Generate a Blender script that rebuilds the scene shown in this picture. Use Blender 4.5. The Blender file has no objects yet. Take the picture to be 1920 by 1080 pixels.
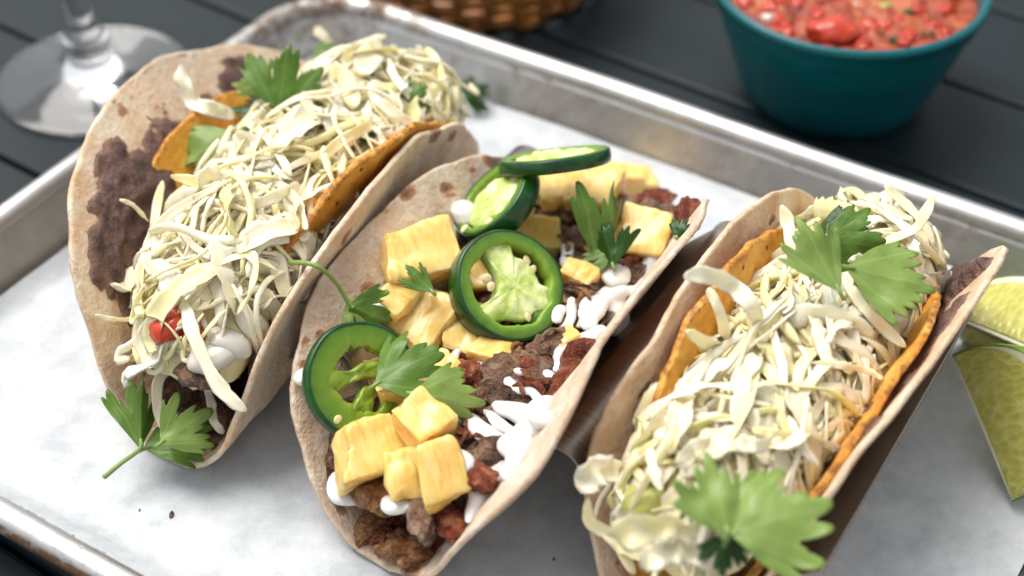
import bpy, bmesh, math, random
import numpy as np
from mathutils import Vector, Matrix, noise
from mathutils.bvhtree import BVHTree

# ------------------------------------------------------------------ camera, sky, sun, exposure
scene = bpy.context.scene
COL = scene.collection
F_PX = 2850.0                      # focal length in pixels of the 1920 wide photograph
PITCH = math.radians(42.0)
CAM_H = 0.40
cam_d = bpy.data.cameras.new('camera')
cam = bpy.data.objects.new('camera', cam_d)
COL.objects.link(cam)
cam.location = (0, 0, CAM_H)
cam.rotation_euler = (math.radians(90) - PITCH, 0, 0)
cam_d.sensor_width = 36.0
cam_d.lens = F_PX / 1920.0 * 36.0
cam_d.clip_start = 0.01
cam_d.clip_end = 60.0
cam_d.dof.use_dof = True
cam_d.dof.focus_distance = 0.505
cam_d.dof.aperture_fstop = 5.6
scene.camera = cam

SUN_EL, SUN_AZ = math.radians(64), math.radians(-48)     # azimuth measured from +Y (away from the camera), minus is left
world = bpy.data.worlds.new('World')
scene.world = world
world.use_nodes = True
wn, wl = world.node_tree.nodes, world.node_tree.links
for n in list(wn):
    wn.remove(n)
w_out = wn.new('ShaderNodeOutputWorld')
w_bg = wn.new('ShaderNodeBackground')
w_sky = wn.new('ShaderNodeTexSky')
w_sky.sky_type = 'NISHITA'
w_sky.sun_disc = False
w_sky.sun_elevation = SUN_EL
w_sky.sun_rotation = SUN_AZ
w_sky.air_density = 1.0
w_sky.dust_density = 4.0
w_hsv = wn.new('ShaderNodeHueSaturation')                 # overcast: most of the blue is gone
w_hsv.inputs['Saturation'].default_value = 0.22
w_bg.inputs['Strength'].default_value = 0.115
wl.new(w_sky.outputs[0], w_hsv.inputs['Color'])
wl.new(w_hsv.outputs[0], w_bg.inputs['Color'])
wl.new(w_bg.outputs[0], w_out.inputs['Surface'])

sun_d = bpy.data.lights.new('sun', 'SUN')
sun_d.energy = 1.5
sun_d.angle = math.radians(40)
sun_d.color = (1.0, 0.95, 0.885)
sun = bpy.data.objects.new('sun', sun_d)
COL.objects.link(sun)
sdir = Vector((math.sin(SUN_AZ) * math.cos(SUN_EL), math.cos(SUN_AZ) * math.cos(SUN_EL), math.sin(SUN_EL)))
sun.rotation_euler = (-sdir).to_track_quat('-Z', 'Y').to_euler()
sun.location = sdir * 3

scene.view_settings.view_transform = 'Standard'
scene.view_settings.look = 'None'
scene.view_settings.gamma = 1.0
scene.view_settings.use_curve_mapping = False
scene.view_settings.exposure = 0.80
scene.render.resolution_x, scene.render.resolution_y = 1024, 576

# ------------------------------------------------------------------ frames of reference
A_V = math.radians(58.3)           # the tray, the holder and the tacos all run this way
EV = Vector((math.cos(A_V), math.sin(A_V), 0))
EU = Vector((math.sin(A_V), -math.cos(A_V), 0))
EZ = Vector((0, 0, 1))
C_FWD = Vector((0, math.cos(PITCH), -math.sin(PITCH)))
C_UP = Vector((0, math.sin(PITCH), math.cos(PITCH)))
C_RT = Vector((1, 0, 0))
C_POS = Vector((0, 0, CAM_H))


def uvz(u, v, z):
    return EU * u + EV * v + EZ * z


def ray(x, y):
    return (C_FWD * F_PX + C_RT * (x - 960) - C_UP * (y - 540)).normalized()


def on_plane(x, y, z):
    d = ray(x, y)
    return C_POS + d * ((z - CAM_H) / d.z)


TARGETS = []                       # (BVH) surfaces that things can be laid on


def add_target(verts, faces):
    TARGETS.append(BVHTree.FromPolygons([Vector(v) for v in verts], [list(f) for f in faces]))


def cast(x, y, lift=0.0, zdef=0.04):
    """the point of the built surfaces seen from the viewpoint at (x, y) of the photograph, raised by lift metres"""
    d = ray(x, y)
    best = None
    for t in TARGETS:
        h = t.ray_cast(C_POS, d)
        if h[0] is not None and (best is None or h[3] < best):
            best = h[3]
    if best is None:
        p = on_plane(x, y, zdef)
        best = (p - C_POS).length
    p = C_POS + d * best
    return p - d * (lift / max(0.3, -d.z))


def on_facing(x, y, p, nrm):
    """where the sight line of (x, y) meets the plane through p square to nrm"""
    d = ray(x, y)
    return C_POS + d * ((p - C_POS).dot(nrm) / d.dot(nrm))


def cast_path(px, lifts):
    """lay a path on the surfaces; where it leaves them it goes on at the depth it had"""
    out = []
    for q, lf in zip(px, lifts):
        p = cast(q[0], q[1], lf)
        if out:
            dp = (p - C_POS).length - (out[-1] - C_POS).length
            px_gap = math.dist(q, last) / F_PX * .54
            if abs(dp) > .006 + px_gap * .9:
                nr = ((C_POS - out[-1]).normalized() + EZ * .5).normalized()
                p = on_facing(q[0], q[1], out[-1], nr)
        out.append(p)
        last = q
    return out


RNG = random.Random(7)


def nz(p, s=1.0, off=0.0):
    return noise.noise(Vector((p[0] * s + off, p[1] * s + off * 1.7, p[2] * s - off)))


# ------------------------------------------------------------------ materials
def new_mat(name, base=(.5, .5, .5), rough=.5, metal=0., spec=.5, sss=0., sss_r=(.004, .002, .001), coat=0., trans=0.):
    m = bpy.data.materials.new(name)
    m.use_nodes = True
    b = m.node_tree.nodes['Principled BSDF']
    b.inputs['Base Color'].default_value = (*base, 1)
    b.inputs['Roughness'].default_value = rough
    b.inputs['Metallic'].default_value = metal
    b.inputs['Specular IOR Level'].default_value = spec
    if sss:
        b.inputs['Subsurface Weight'].default_value = sss
        b.inputs['Subsurface Radius'].default_value = sss_r
        b.inputs['Subsurface Scale'].default_value = 1.0
    if coat:
        b.inputs['Coat Weight'].default_value = coat
        b.inputs['Coat Roughness'].default_value = .12
    if trans:
        b.inputs['Transmission Weight'].default_value = trans
    return m, m.node_tree.nodes, m.node_tree.links, b


def N(nodes, t, **kw):
    n = nodes.new(t)
    for k, v in kw.items():
        if k in n.inputs.keys():
            n.inputs[k].default_value = v
        else:
            setattr(n, k, v)
    return n


def tex_noise(nodes, links, scale, detail=4, rough=.6, co='Object', stretch=None, dist=0.0):
    tc = N(nodes, 'ShaderNodeTexCoord')
    src = tc.outputs[co]
    if stretch:
        mp = N(nodes, 'ShaderNodeMapping')
        mp.inputs['Scale'].default_value = stretch
        links.new(src, mp.inputs['Vector'])
        src = mp.outputs[0]
    n = N(nodes, 'ShaderNodeTexNoise')
    n.inputs['Scale'].default_value = scale
    n.inputs['Detail'].default_value = detail
    n.inputs['Roughness'].default_value = rough
    n.inputs['Distortion'].default_value = dist
    links.new(src, n.inputs['Vector'])
    return n.outputs['Fac']


def ramp(nodes, links, fac, stops):
    r = N(nodes, 'ShaderNodeValToRGB')
    el = r.color_ramp.elements
    while len(el) < len(stops):
        el.new(.5)
    for e, (p, c) in zip(el, stops):
        e.position = p
        e.color = (*c, 1) if len(c) == 3 else c
    links.new(fac, r.inputs['Fac'])
    return r.outputs['Color']


def mix(nodes, links, fac, a, b, mode='MIX'):
    n = N(nodes, 'ShaderNodeMix', data_type='RGBA', blend_type=mode)
    for sock, v in (('Factor', fac), ('A', a), ('B', b)):
        s = [i for i in n.inputs if i.name == sock and (i.type == ('VALUE' if sock == 'Factor' else 'RGBA'))][0]
        if isinstance(v, (int, float)):
            s.default_value = v
        elif isinstance(v, tuple):
            s.default_value = (*v, 1)
        else:
            links.new(v, s)
    return [o for o in n.outputs if o.type == 'RGBA'][0]


def attr(nodes, name):
    a = N(nodes, 'ShaderNodeAttribute')
    a.attribute_name = name
    return a.outputs['Fac']


def math_n(nodes, links, op, a, b=0.0, clamp=False):
    n = N(nodes, 'ShaderNodeMath', operation=op, use_clamp=clamp)
    for i, v in enumerate((a, b)):
        if isinstance(v, (int, float)):
            n.inputs[i].default_value = v
        else:
            links.new(v, n.inputs[i])
    return n.outputs[0]


def bump(nodes, links, bsdf, h, strength=.4, dist=.001, prev=None):
    n = N(nodes, 'ShaderNodeBump')
    n.inputs['Strength'].default_value = strength
    n.inputs['Distance'].default_value = dist
    links.new(h, n.inputs['Height'])
    if prev is not None:
        links.new(prev, n.inputs['Normal'])
    links.new(n.outputs[0], bsdf.inputs['Normal'])
    return n.outputs[0]


M = {}


def m_tortilla(name, base, pale, dark):
    m, n, l, b = new_mat(name, base, .62, spec=.35, sss=.25, sss_r=(.004, .0025, .0015))
    big = tex_noise(n, l, 85, 7, .72)
    c = ramp(n, l, big, [(.34, dark), (.5, base), (.64, pale)])
    fine = tex_noise(n, l, 420, 3, .6)
    c = mix(n, l, math_n(n, l, 'MULTIPLY', fine, .35), c, pale)
    pores = tex_noise(n, l, 170, 2, .5)
    pf = ramp(n, l, pores, [(.66, (0, 0, 0)), (.74, (1, 1, 1))])
    c = mix(n, l, math_n(n, l, 'MULTIPLY', pf, .35), c, (.36, .17, .07))
    spot = attr(n, 'spot')
    wob = tex_noise(n, l, 300, 3, .6)
    s2 = math_n(n, l, 'ADD', spot, math_n(n, l, 'MULTIPLY', math_n(n, l, 'SUBTRACT', wob, .5), .5))
    sr = ramp(n, l, s2, [(.22, (0, 0, 0)), (.45, (1, 1, 1))])
    sd = ramp(n, l, s2, [(.55, (.40, .14, .04)), (.95, (.10, .035, .015))])
    c = mix(n, l, math_n(n, l, 'MULTIPLY', sr, .82), c, sd)
    l.new(c, b.inputs['Base Color'])
    h = math_n(n, l, 'ADD', math_n(n, l, 'MULTIPLY', big, 1.5), math_n(n, l, 'MULTIPLY', fine, .5))
    bump(n, l, b, h, .9, .0022)
    return m


M['tortilla_a'] = m_tortilla('tortilla_peach', (.78, .57, .38), (.89, .77, .61), (.66, .40, .20))
M['tortilla_b'] = m_tortilla('tortilla_grey', (.68, .51, .365), (.82, .71, .58), (.55, .37, .23))
M['tortilla_c'] = m_tortilla('tortilla_tan', (.72, .50, .32), (.84, .70, .55), (.58, .34, .18))


def m_corn():
    m, n, l, b = new_mat('corn_shell', (.78, .40, .07), .5, spec=.35, sss=.25, sss_r=(.003, .0015, .0005))
    big = tex_noise(n, l, 90, 5, .6)
    c = ramp(n, l, big, [(.3, (.56, .22, .025)), (.52, (.74, .36, .05)), (.72, (.86, .52, .13))])
    sp = N(n, 'ShaderNodeTexVoronoi')
    sp.inputs['Scale'].default_value = 190
    tc = N(n, 'ShaderNodeTexCoord')
    l.new(tc.outputs['Object'], sp.inputs['Vector'])
    f = ramp(n, l, sp.outputs['Distance'], [(.16, (1, 1, 1)), (.24, (0, 0, 0))])
    sel = tex_noise(n, l, 130, 1, .5)
    f = math_n(n, l, 'MULTIPLY', f, ramp(n, l, sel, [(.5, (0, 0, 0)), (.56, (1, 1, 1))]))
    c = mix(n, l, f, c, (.06, .022, .01))
    edge = attr(n, 'edge')
    ew = math_n(n, l, 'MULTIPLY', edge, tex_noise(n, l, 260, 3, .7))
    c = mix(n, l, ramp(n, l, ew, [(.42, (0, 0, 0)), (.6, (.8, .8, .8))]), c, (.22, .07, .02))
    l.new(c, b.inputs['Base Color'])
    bump(n, l, b, math_n(n, l, 'ADD', big, tex_noise(n, l, 500, 3, .6)), .6, .0012)
    return m


M['corn'] = m_corn()


def m_beans():
    m, n, l, b = new_mat('bean_paste', (.09, .05, .045), .42, spec=.45)
    a = tex_noise(n, l, 130, 6, .7)
    c = ramp(n, l, a, [(.3, (.035, .016, .014)), (.5, (.13, .065, .055)), (.72, (.26, .15, .12))])
    c = mix(n, l, math_n(n, l, 'MULTIPLY', attr(n, 'thin'), .8), c, (.40, .23, .15))
    l.new(c, b.inputs['Base Color'])
    bump(n, l, b, math_n(n, l, 'ADD', a, tex_noise(n, l, 420, 4, .7)), 1.0, .0025)
    return m


M['beans'] = m_beans()


def m_cabbage():
    m, n, l, b = new_mat('cabbage', (.86, .82, .60), .28, spec=.45, sss=.35, sss_r=(.004, .0035, .0022))
    oi = N(n, 'ShaderNodeObjectInfo')
    rnd = attr(n, 'tone')
    t = math_n(n, l, 'FRACT', math_n(n, l, 'ADD', rnd, oi.outputs['Random']))
    c1 = ramp(n, l, t, [(0., (.94, .87, .63)), (.3, (.92, .81, .49)), (.6, (.95, .90, .71)), (.8, (.91, .78, .42)), (1., (.80, .76, .33))])
    ln = attr(n, 'along')
    st = tex_noise(n, l, 240, 3, .6)
    f = math_n(n, l, 'MULTIPLY', st, ln)
    c = mix(n, l, ramp(n, l, f, [(.45, (0, 0, 0)), (.8, (.5, .5, .5))]), c1, (.80, .75, .42))
    c = mix(n, l, ramp(n, l, tex_noise(n, l, 120, 3, .6), [(.5, (0, 0, 0)), (.75, (.6, .6, .6))]), c, (.95, .91, .78))
    l.new(c, b.inputs['Base Color'])
    bump(n, l, b, tex_noise(n, l, 500, 3, .6), .35, .0007)
    return m


M['cabbage'] = m_cabbage()


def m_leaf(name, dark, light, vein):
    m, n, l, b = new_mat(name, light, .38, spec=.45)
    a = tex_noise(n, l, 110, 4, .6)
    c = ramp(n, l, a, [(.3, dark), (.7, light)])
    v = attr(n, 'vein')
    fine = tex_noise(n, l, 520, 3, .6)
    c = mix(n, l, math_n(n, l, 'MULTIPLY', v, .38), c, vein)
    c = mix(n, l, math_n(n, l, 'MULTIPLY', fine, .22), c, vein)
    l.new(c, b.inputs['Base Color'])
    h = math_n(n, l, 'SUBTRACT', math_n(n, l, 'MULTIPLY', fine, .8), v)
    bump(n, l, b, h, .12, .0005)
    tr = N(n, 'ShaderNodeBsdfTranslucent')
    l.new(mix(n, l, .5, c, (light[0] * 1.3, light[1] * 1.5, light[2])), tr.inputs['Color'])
    mx = N(n, 'ShaderNodeMixShader')
    mx.inputs[0].default_value = .28
    l.new(b.outputs[0], mx.inputs[1])
    l.new(tr.outputs[0], mx.inputs[2])
    out = [x for x in n if x.type == 'OUTPUT_MATERIAL'][0]
    l.new(mx.outputs[0], out.inputs['Surface'])
    return m


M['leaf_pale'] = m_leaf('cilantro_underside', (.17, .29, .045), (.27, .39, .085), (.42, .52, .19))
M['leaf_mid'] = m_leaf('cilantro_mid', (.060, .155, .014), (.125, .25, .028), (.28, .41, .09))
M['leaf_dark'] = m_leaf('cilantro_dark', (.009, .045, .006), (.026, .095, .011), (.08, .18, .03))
M['stem'] = new_mat('cilantro_stem', (.22, .33, .08), .4)[0]


def m_pine():
    m, n, l, b = new_mat('pineapple', (.86, .56, .13), .16, spec=.5, sss=.6, sss_r=(.008, .005, .0016))
    fib = tex_noise(n, l, 300, 5, .6, stretch=(1, .25, 1), dist=1.2)
    c = ramp(n, l, fib, [(.3, (.79, .48, .10)), (.5, (.85, .58, .18)), (.72, (.91, .70, .31))])
    big = tex_noise(n, l, 60, 3, .5)
    c = mix(n, l, ramp(n, l, big, [(.54, (0, 0, 0)), (.74, (.6, .6, .6))]), c, (.93, .78, .42))
    l.new(c, b.inputs['Base Color'])
    bump(n, l, b, fib, .4, .0008)
    return m


M['pine'] = m_pine()


def m_jal():
    m, n, l, b = new_mat('jalapeno_skin', (.012, .095, .014), .24, spec=.45)
    a = tex_noise(n, l, 120, 3, .5)
    l.new(ramp(n, l, a, [(.35, (.003, .030, .008)), (.65, (.010, .080, .010))]), b.inputs['Base Color'])
    bump(n, l, b, a, .08, .0006)
    M['jal_skin'] = m
    m, n, l, b = new_mat('jalapeno_flesh', (.25, .45, .04), .3, spec=.45, sss=.35, sss_r=(.002, .003, .0008))
    rad = attr(n, 'radial')
    c = ramp(n, l, rad, [(0., (.24, .35, .045)), (.14, (.13, .27, .018)), (.6, (.055, .17, .010)), (1., (.010, .075, .007))])
    a = tex_noise(n, l, 300, 3, .6)
    c = mix(n, l, math_n(n, l, 'MULTIPLY', a, .3), c, (.40, .56, .08))
    l.new(c, b.inputs['Base Color'])
    bump(n, l, b, a, .4, .0007)
    M['jal_flesh'] = m
    m, n, l, b = new_mat('jalapeno_flesh_dark', (.2, .4, .03), .2, spec=.5, sss=.3, sss_r=(.002, .003, .0008))
    rad = attr(n, 'radial')
    c = ramp(n, l, rad, [(0., (.27, .34, .03)), (.4, (.13, .25, .013)), (.8, (.06, .165, .008)), (1., (.012, .07, .007))])
    a = tex_noise(n, l, 260, 3, .6)
    c = mix(n, l, math_n(n, l, 'MULTIPLY', a, .3), c, (.34, .48, .05))
    l.new(c, b.inputs['Base Color'])
    bump(n, l, b, a, .3, .0007)
    M['jal_flesh_dark'] = m
    m, n, l, b = new_mat('jalapeno_membrane', (.66, .74, .34), .4, spec=.4, sss=.4, sss_r=(.002, .003, .001))
    a = tex_noise(n, l, 170, 4, .6)
    l.new(ramp(n, l, a, [(.34, (.36, .54, .09)), (.52, (.60, .71, .25)), (.68, (.82, .86, .56))]), b.inputs['Base Color'])
    bump(n, l, b, a, .5, .0012)
    M['jal_memb'] = m
    M['seed'] = new_mat('pepper_seed', (.83, .70, .42), .4, spec=.4, sss=.3, sss_r=(.002, .0015, .001))[0]


m_jal()


def m_meat(name, a, b_, c_, rough):
    m, n, l, b = new_mat(name, b_, rough, spec=.5, sss=.12, sss_r=(.003, .0012, .0008))
    t = tex_noise(n, l, 230, 7, .74, dist=.8)
    c = ramp(n, l, t, [(.36, a), (.5, b_), (.64, c_)])
    oi = N(n, 'ShaderNodeObjectInfo')
    c = mix(n, l, math_n(n, l, 'MULTIPLY', oi.outputs['Random'], .5), c, a)
    l.new(c, b.inputs['Base Color'])
    bump(n, l, b, math_n(n, l, 'ADD', t, tex_noise(n, l, 600, 3, .6)), 1.0, .0026)
    return m


M['pork'] = m_meat('braised_pork', (.12, .055, .03), (.34, .20, .125), (.60, .44, .32), .24)
M['porkdark'] = m_meat('seared_pork', (.04, .018, .011), (.17, .085, .048), (.42, .26, .165), .24)
M['bacon'] = m_meat('bacon', (.11, .016, .008), (.30, .065, .028), (.58, .25, .12), .18)
M['onion_fried'] = m_meat('fried_onion', (.18, .05, .015), (.40, .17, .055), (.66, .44, .22), .16)
M['char'] = new_mat('charred_bit', (.012, .010, .009), .35)[0]
m, n, l, b = new_mat('crema', (.70, .69, .67), .16, spec=.45, sss=.4, sss_r=(.004, .004, .0035))
bump(n, l, b, tex_noise(n, l, 300, 3, .5), .15, .0006)
M['crema'] = m
m, n, l, b = new_mat('raw_onion', (.64, .60, .53), .2, spec=.5, sss=.6, sss_r=(.006, .006, .005))
M['onion'] = m
m, n, l, b = new_mat('tomato', (.55, .05, .02), .2, spec=.5, sss=.3, sss_r=(.006, .001, .0008))
l.new(ramp(n, l, tex_noise(n, l, 140, 4, .6), [(.3, (.36, .018, .008)), (.6, (.58, .06, .02)), (.8, (.68, .18, .07))]), b.inputs['Base Color'])
M['tomato'] = m
m, n, l, b = new_mat('avocado', (.40, .41, .11), .35, spec=.4, sss=.3, sss_r=(.003, .003, .001))
M['avocado'] = m


def m_alu():
    m, n, l, b = new_mat('aluminium', (.66, .66, .65), .33, metal=1.0)
    a = tex_noise(n, l, 26, 6, .65)
    s = tex_noise(n, l, 60, 5, .6, stretch=(1, 6, 1))
    c = ramp(n, l, a, [(.3, (.50, .49, .475)), (.7, (.72, .72, .71))])
    st = attr(n, 'stain')
    wob = tex_noise(n, l, 120, 5, .7)
    sf = ramp(n, l, math_n(n, l, 'MULTIPLY', st, wob), [(.30, (0, 0, 0)), (.46, (1, 1, 1))])
    spots = ramp(n, l, tex_noise(n, l, 95, 2, .5), [(.70, (0, 0, 0)), (.76, (.55, .55, .55))])
    sf = math_n(n, l, 'MAXIMUM', sf, spots)
    c = mix(n, l, sf, c, (.17, .10, .055))
    l.new(c, b.inputs['Base Color'])
    r = math_n(n, l, 'ADD', math_n(n, l, 'MULTIPLY', s, .25), .32)
    l.new(math_n(n, l, 'ADD', r, math_n(n, l, 'MULTIPLY', sf, .3)), b.inputs['Roughness'])
    l.new(math_n(n, l, 'SUBTRACT', 1.0, math_n(n, l, 'MULTIPLY', sf, .7)), b.inputs['Metallic'])
    bump(n, l, b, s, .08, .0008)
    return m


M['alu'] = m_alu()


def m_steel():
    m, n, l, b = new_mat('brushed_steel', (.36, .32, .29), .38, metal=1.0)
    tc = N(n, 'ShaderNodeTexCoord')
    s = tex_noise(n, l, 900, 3, .6, co='UV', stretch=(1, .012, 1))
    l.new(ramp(n, l, s, [(.3, (.28, .245, .22)), (.7, (.40, .36, .325))]), b.inputs['Base Color'])
    l.new(math_n(n, l, 'ADD', math_n(n, l, 'MULTIPLY', s, .2), .28), b.inputs['Roughness'])
    b.inputs['Anisotropic'].default_value = .5
    return m


M['steel'] = m_steel()


def m_paper():
    m, n, l, b = new_mat('parchment', (.80, .82, .83), .55, spec=.35)
    a = tex_noise(n, l, 48, 8, .74)
    c = ramp(n, l, a, [(.36, (.40, .43, .455)), (.5, (.51, .54, .56)), (.64, (.585, .615, .635))])
    f = tex_noise(n, l, 700, 3, .7)
    c = mix(n, l, math_n(n, l, 'MULTIPLY', f, .2), c, (.64, .66, .675))
    l.new(c, b.inputs['Base Color'])
    bump(n, l, b, math_n(n, l, 'ADD', math_n(n, l, 'MULTIPLY', a, .6), f), .25, .0007)
    return m


M['paper'] = m_paper()


def m_table():
    m, n, l, b = new_mat('painted_slat', (.032, .043, .048), .5, spec=.22)
    a = tex_noise(n, l, 14, 5, .6, stretch=(.25, 3, 1))
    c = ramp(n, l, a, [(.3, (.007, .0135, .016)), (.7, (.012, .020, .0235))])
    l.new(c, b.inputs['Base Color'])
    s = tex_noise(n, l, 350, 4, .7)
    l.new(math_n(n, l, 'ADD', math_n(n, l, 'MULTIPLY', s, .2), .42), b.inputs['Roughness'])
    bump(n, l, b, s, .12, .0006)
    return m


M['table'] = m_table()
m, n, l, b = new_mat('glass', (1, 1, 1), .0, trans=1.0)
b.inputs['IOR'].default_value = 1.47
M['glass'] = m
m, n, l, b = new_mat('water', (1, 1, 1), .0, trans=1.0)
b.inputs['IOR'].default_value = 1.33
M['water'] = m
m, n, l, b = new_mat('teal_melamine', (.0, .15, .17), .3, spec=.35)
l.new(ramp(n, l, tex_noise(n, l, 90, 4, .6), [(.3, (.0005, .092, .108)), (.7, (.001, .108, .126))]), b.inputs['Base Color'])
M['teal'] = m
m, n, l, b = new_mat('wicker', (.42, .17, .035), .42, spec=.45)
oi = N(n, 'ShaderNodeObjectInfo')
c = ramp(n, l, tex_noise(n, l, 110, 4, .6), [(.3, (.20, .065, .012)), (.55, (.43, .17, .03)), (.75, (.62, .30, .07))])
l.new(mix(n, l, math_n(n, l, 'MULTIPLY', oi.outputs['Random'], .4), c, (.24, .08, .015)), b.inputs['Base Color'])
M['wicker'] = m
m, n, l, b = new_mat('salsa', (.45, .06, .025), .32, spec=.5, sss=.25, sss_r=(.006, .001, .0008))
l.new(ramp(n, l, tex_noise(n, l, 120, 6, .7), [(.34, (.16, .012, .004)), (.5, (.36, .05, .014)), (.66, (.54, .19, .06))]), b.inputs['Base Color'])
bump(n, l, b, tex_noise(n, l, 260, 5, .7), .6, .002)
M['salsa'] = m


def m_lime():
    m, n, l, b = new_mat('lime_rind', (.16, .30, .02), .35, spec=.5)
    a = tex_noise(n, l, 45, 3, .5)
    l.new(ramp(n, l, a, [(.35, (.10, .24, .015)), (.65, (.34, .42, .03))]), b.inputs['Base Color'])
    bump(n, l, b, tex_noise(n, l, 420, 2, .5), .3, .0008)
    M['lime_rind'] = m
    m, n, l, b = new_mat('lime_pith', (.80, .80, .52), .5, sss=.3, sss_r=(.003, .003, .002))
    M['lime_pith'] = m
    m, n, l, b = new_mat('lime_pulp', (.52, .54, .14), .14, spec=.55, sss=.45, sss_r=(.006, .006, .002))
    v = N(n, 'ShaderNodeTexVoronoi')
    v.inputs['Scale'].default_value = 1.0
    uv = N(n, 'ShaderNodeTexCoord')
    mp = N(n, 'ShaderNodeMapping')
    mp.inputs['Scale'].default_value = (30, 6, 1)
    l.new(uv.outputs['UV'], mp.inputs['Vector'])
    l.new(mp.outputs[0], v.inputs['Vector'])
    c = ramp(n, l, v.outputs['Distance'], [(0., (.48, .45, .085)), (.5, (.53, .50, .115)), (.9, (.60, .57, .19))])
    l.new(c, b.inputs['Base Color'])
    bump(n, l, b, v.outputs['Distance'], .6, .0012)
    M['lime_pulp'] = m


m_lime()


# ------------------------------------------------------------------ object helpers
def mesh_obj(name, verts, faces, mat, parent=None, smooth=True, attrs=None, uvs=None, mats=None, midx=None):
    me = bpy.data.meshes.new(name)
    me.from_pydata([tuple(v) for v in verts], [], [tuple(f) for f in faces])
    for mm in (mats or [mat]):
        me.materials.append(mm)
    if smooth:
        me.polygons.foreach_set('use_smooth', [True] * len(me.polygons))
    if midx is not None:
        me.polygons.foreach_set('material_index', midx)
    if attrs:
        for k, vals in attrs.items():
            at = me.attributes.new(k, 'FLOAT', 'POINT')
            at.data.foreach_set('value', [float(x) for x in vals])
    if uvs is not None:
        ul = me.uv_layers.new(name='UVMap')
        li = np.empty(len(me.loops), dtype=np.int32)
        me.loops.foreach_get('vertex_index', li)
        ul.data.foreach_set('uv', np.asarray(uvs, dtype=np.float32)[li].ravel())
    me.update()
    o = bpy.data.objects.new(name, me)
    COL.objects.link(o)
    if parent is not None:
        o.parent = parent
    return o


def bm_obj(name, bm, mat, parent=None, smooth=True):
    me = bpy.data.meshes.new(name)
    bm.to_mesh(me)
    bm.free()
    me.materials.append(mat)
    if smooth:
        me.polygons.foreach_set('use_smooth', [True] * len(me.polygons))
    o = bpy.data.objects.new(name, me)
    COL.objects.link(o)
    if parent is not None:
        o.parent = parent
    return o


def tag(o, label=None, cat=None, group=None, kind=None):
    if label:
        o['label'] = label
    if cat:
        o['category'] = cat
    if group:
        o['group'] = group
    if kind:
        o['kind'] = kind
    return o


def empty(name, loc=(0, 0, 0), rot=None):
    o = bpy.data.objects.new(name, None)
    o.empty_display_size = .01
    COL.objects.link(o)
    if rot is not None:
        mtx = rot.to_4x4()
        mtx.translation = Vector(loc)
        o.matrix_world = mtx
    else:
        o.location = loc
    return o


def set_frame(o, loc, rot):
    mtx = rot.to_4x4()
    mtx.translation = Vector(loc)
    o.matrix_world = mtx
    return o


def basis(x=None, z=None):
    """rotation with the given local x and z (x is kept, z made square to it)"""
    x = x.normalized()
    y = z.cross(x).normalized()
    z = x.cross(y).normalized()
    return Matrix((x, y, z)).transposed()


def solidify(o, th, off=-1.0):
    md = o.modifiers.new('thickness', 'SOLIDIFY')
    md.thickness = th
    md.offset = off
    return o


def grid_faces(nr, nc, close=False):
    f = []
    for i in range(nr - 1):
        for j in range(nc if close else nc - 1):
            k = (j + 1) % nc
            f.append((i * nc + j, i * nc + k, (i + 1) * nc + k, (i + 1) * nc + j))
    return f


def lathe(profile, n=64):
    v, f = [], []
    for r, z in profile:
        for k in range(n):
            a = 2 * math.pi * k / n
            v.append((r * math.cos(a), r * math.sin(a), z))
    f = grid_faces(len(profile), n, True)
    return v, f


def tube(path, rad, n=8, cap=True):
    pts = [Vector(p) for p in path]
    m_ = len(pts)
    rads = rad if isinstance(rad, (list, tuple)) else [rad] * m_
    v, f = [], []
    t0 = (pts[1] - pts[0]).normalized()
    nrm = t0.orthogonal().normalized()
    for i, p in enumerate(pts):
        t = (pts[min(i + 1, m_ - 1)] - pts[max(i - 1, 0)]).normalized()
        nrm = (nrm - t * nrm.dot(t)).normalized()
        b_ = t.cross(nrm)
        for k in range(n):
            a = 2 * math.pi * k / n
            v.append(p + (nrm * math.cos(a) + b_ * math.sin(a)) * rads[i])
    f = grid_faces(m_, n, True)
    if cap:
        f.append(tuple(range(n - 1, -1, -1)))
        f.append(tuple((m_ - 1) * n + k for k in range(n)))
    return v, f


def spline(pts, n):
    """Catmull-Rom through the points"""
    P = [Vector(p) for p in pts]
    P = [P[0] * 2 - P[1]] + P + [P[-1] * 2 - P[-2]]
    out = []
    segs = len(P) - 3
    for i in range(n):
        s = i / (n - 1) * segs
        k = min(int(s), segs - 1)
        t = s - k
        a, b_, c, d = P[k:k + 4]
        out.append(.5 * ((2 * b_) + (c - a) * t + (2 * a - 5 * b_ + 4 * c - d) * t * t + (3 * b_ - a - 3 * c + d) * t ** 3))
    return out


# ------------------------------------------------------------------ the setting: slatted table
TABLE_Z = -0.004
B_PL = math.radians(-34.5)
PX_ = Vector((math.cos(B_PL), math.sin(B_PL), 0))
PN = Vector((-math.sin(B_PL), math.cos(B_PL), 0))
table = empty('table', (0, 0, TABLE_Z))
tag(table, 'dark slate grey slatted table under the metal tray', 'table', kind='structure')


def plank_mesh():
    w, L, t, r = .0706, 2.4, .018, .0025
    prof = [(-w / 2 + .0002, -t), (-w / 2, -r), (-w / 2 + r * .3, -r * .3), (-w / 2 + r, 0), (w / 2 - r, 0), (w / 2 - r * .3, -r * .3), (w / 2, -r), (w / 2 - .0002, -t)]
    v, f = [], []
    for x in (-L / 2, L / 2):
        for p in prof:
            v.append((x, p[0], p[1]))
    k = len(prof)
    for j in range(k):
        f.append((j, (j + 1) % k, k + (j + 1) % k, k + j))
    f.append(tuple(range(k - 1, -1, -1)))
    f.append(tuple(range(k, 2 * k)))
    return v, f


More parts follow.
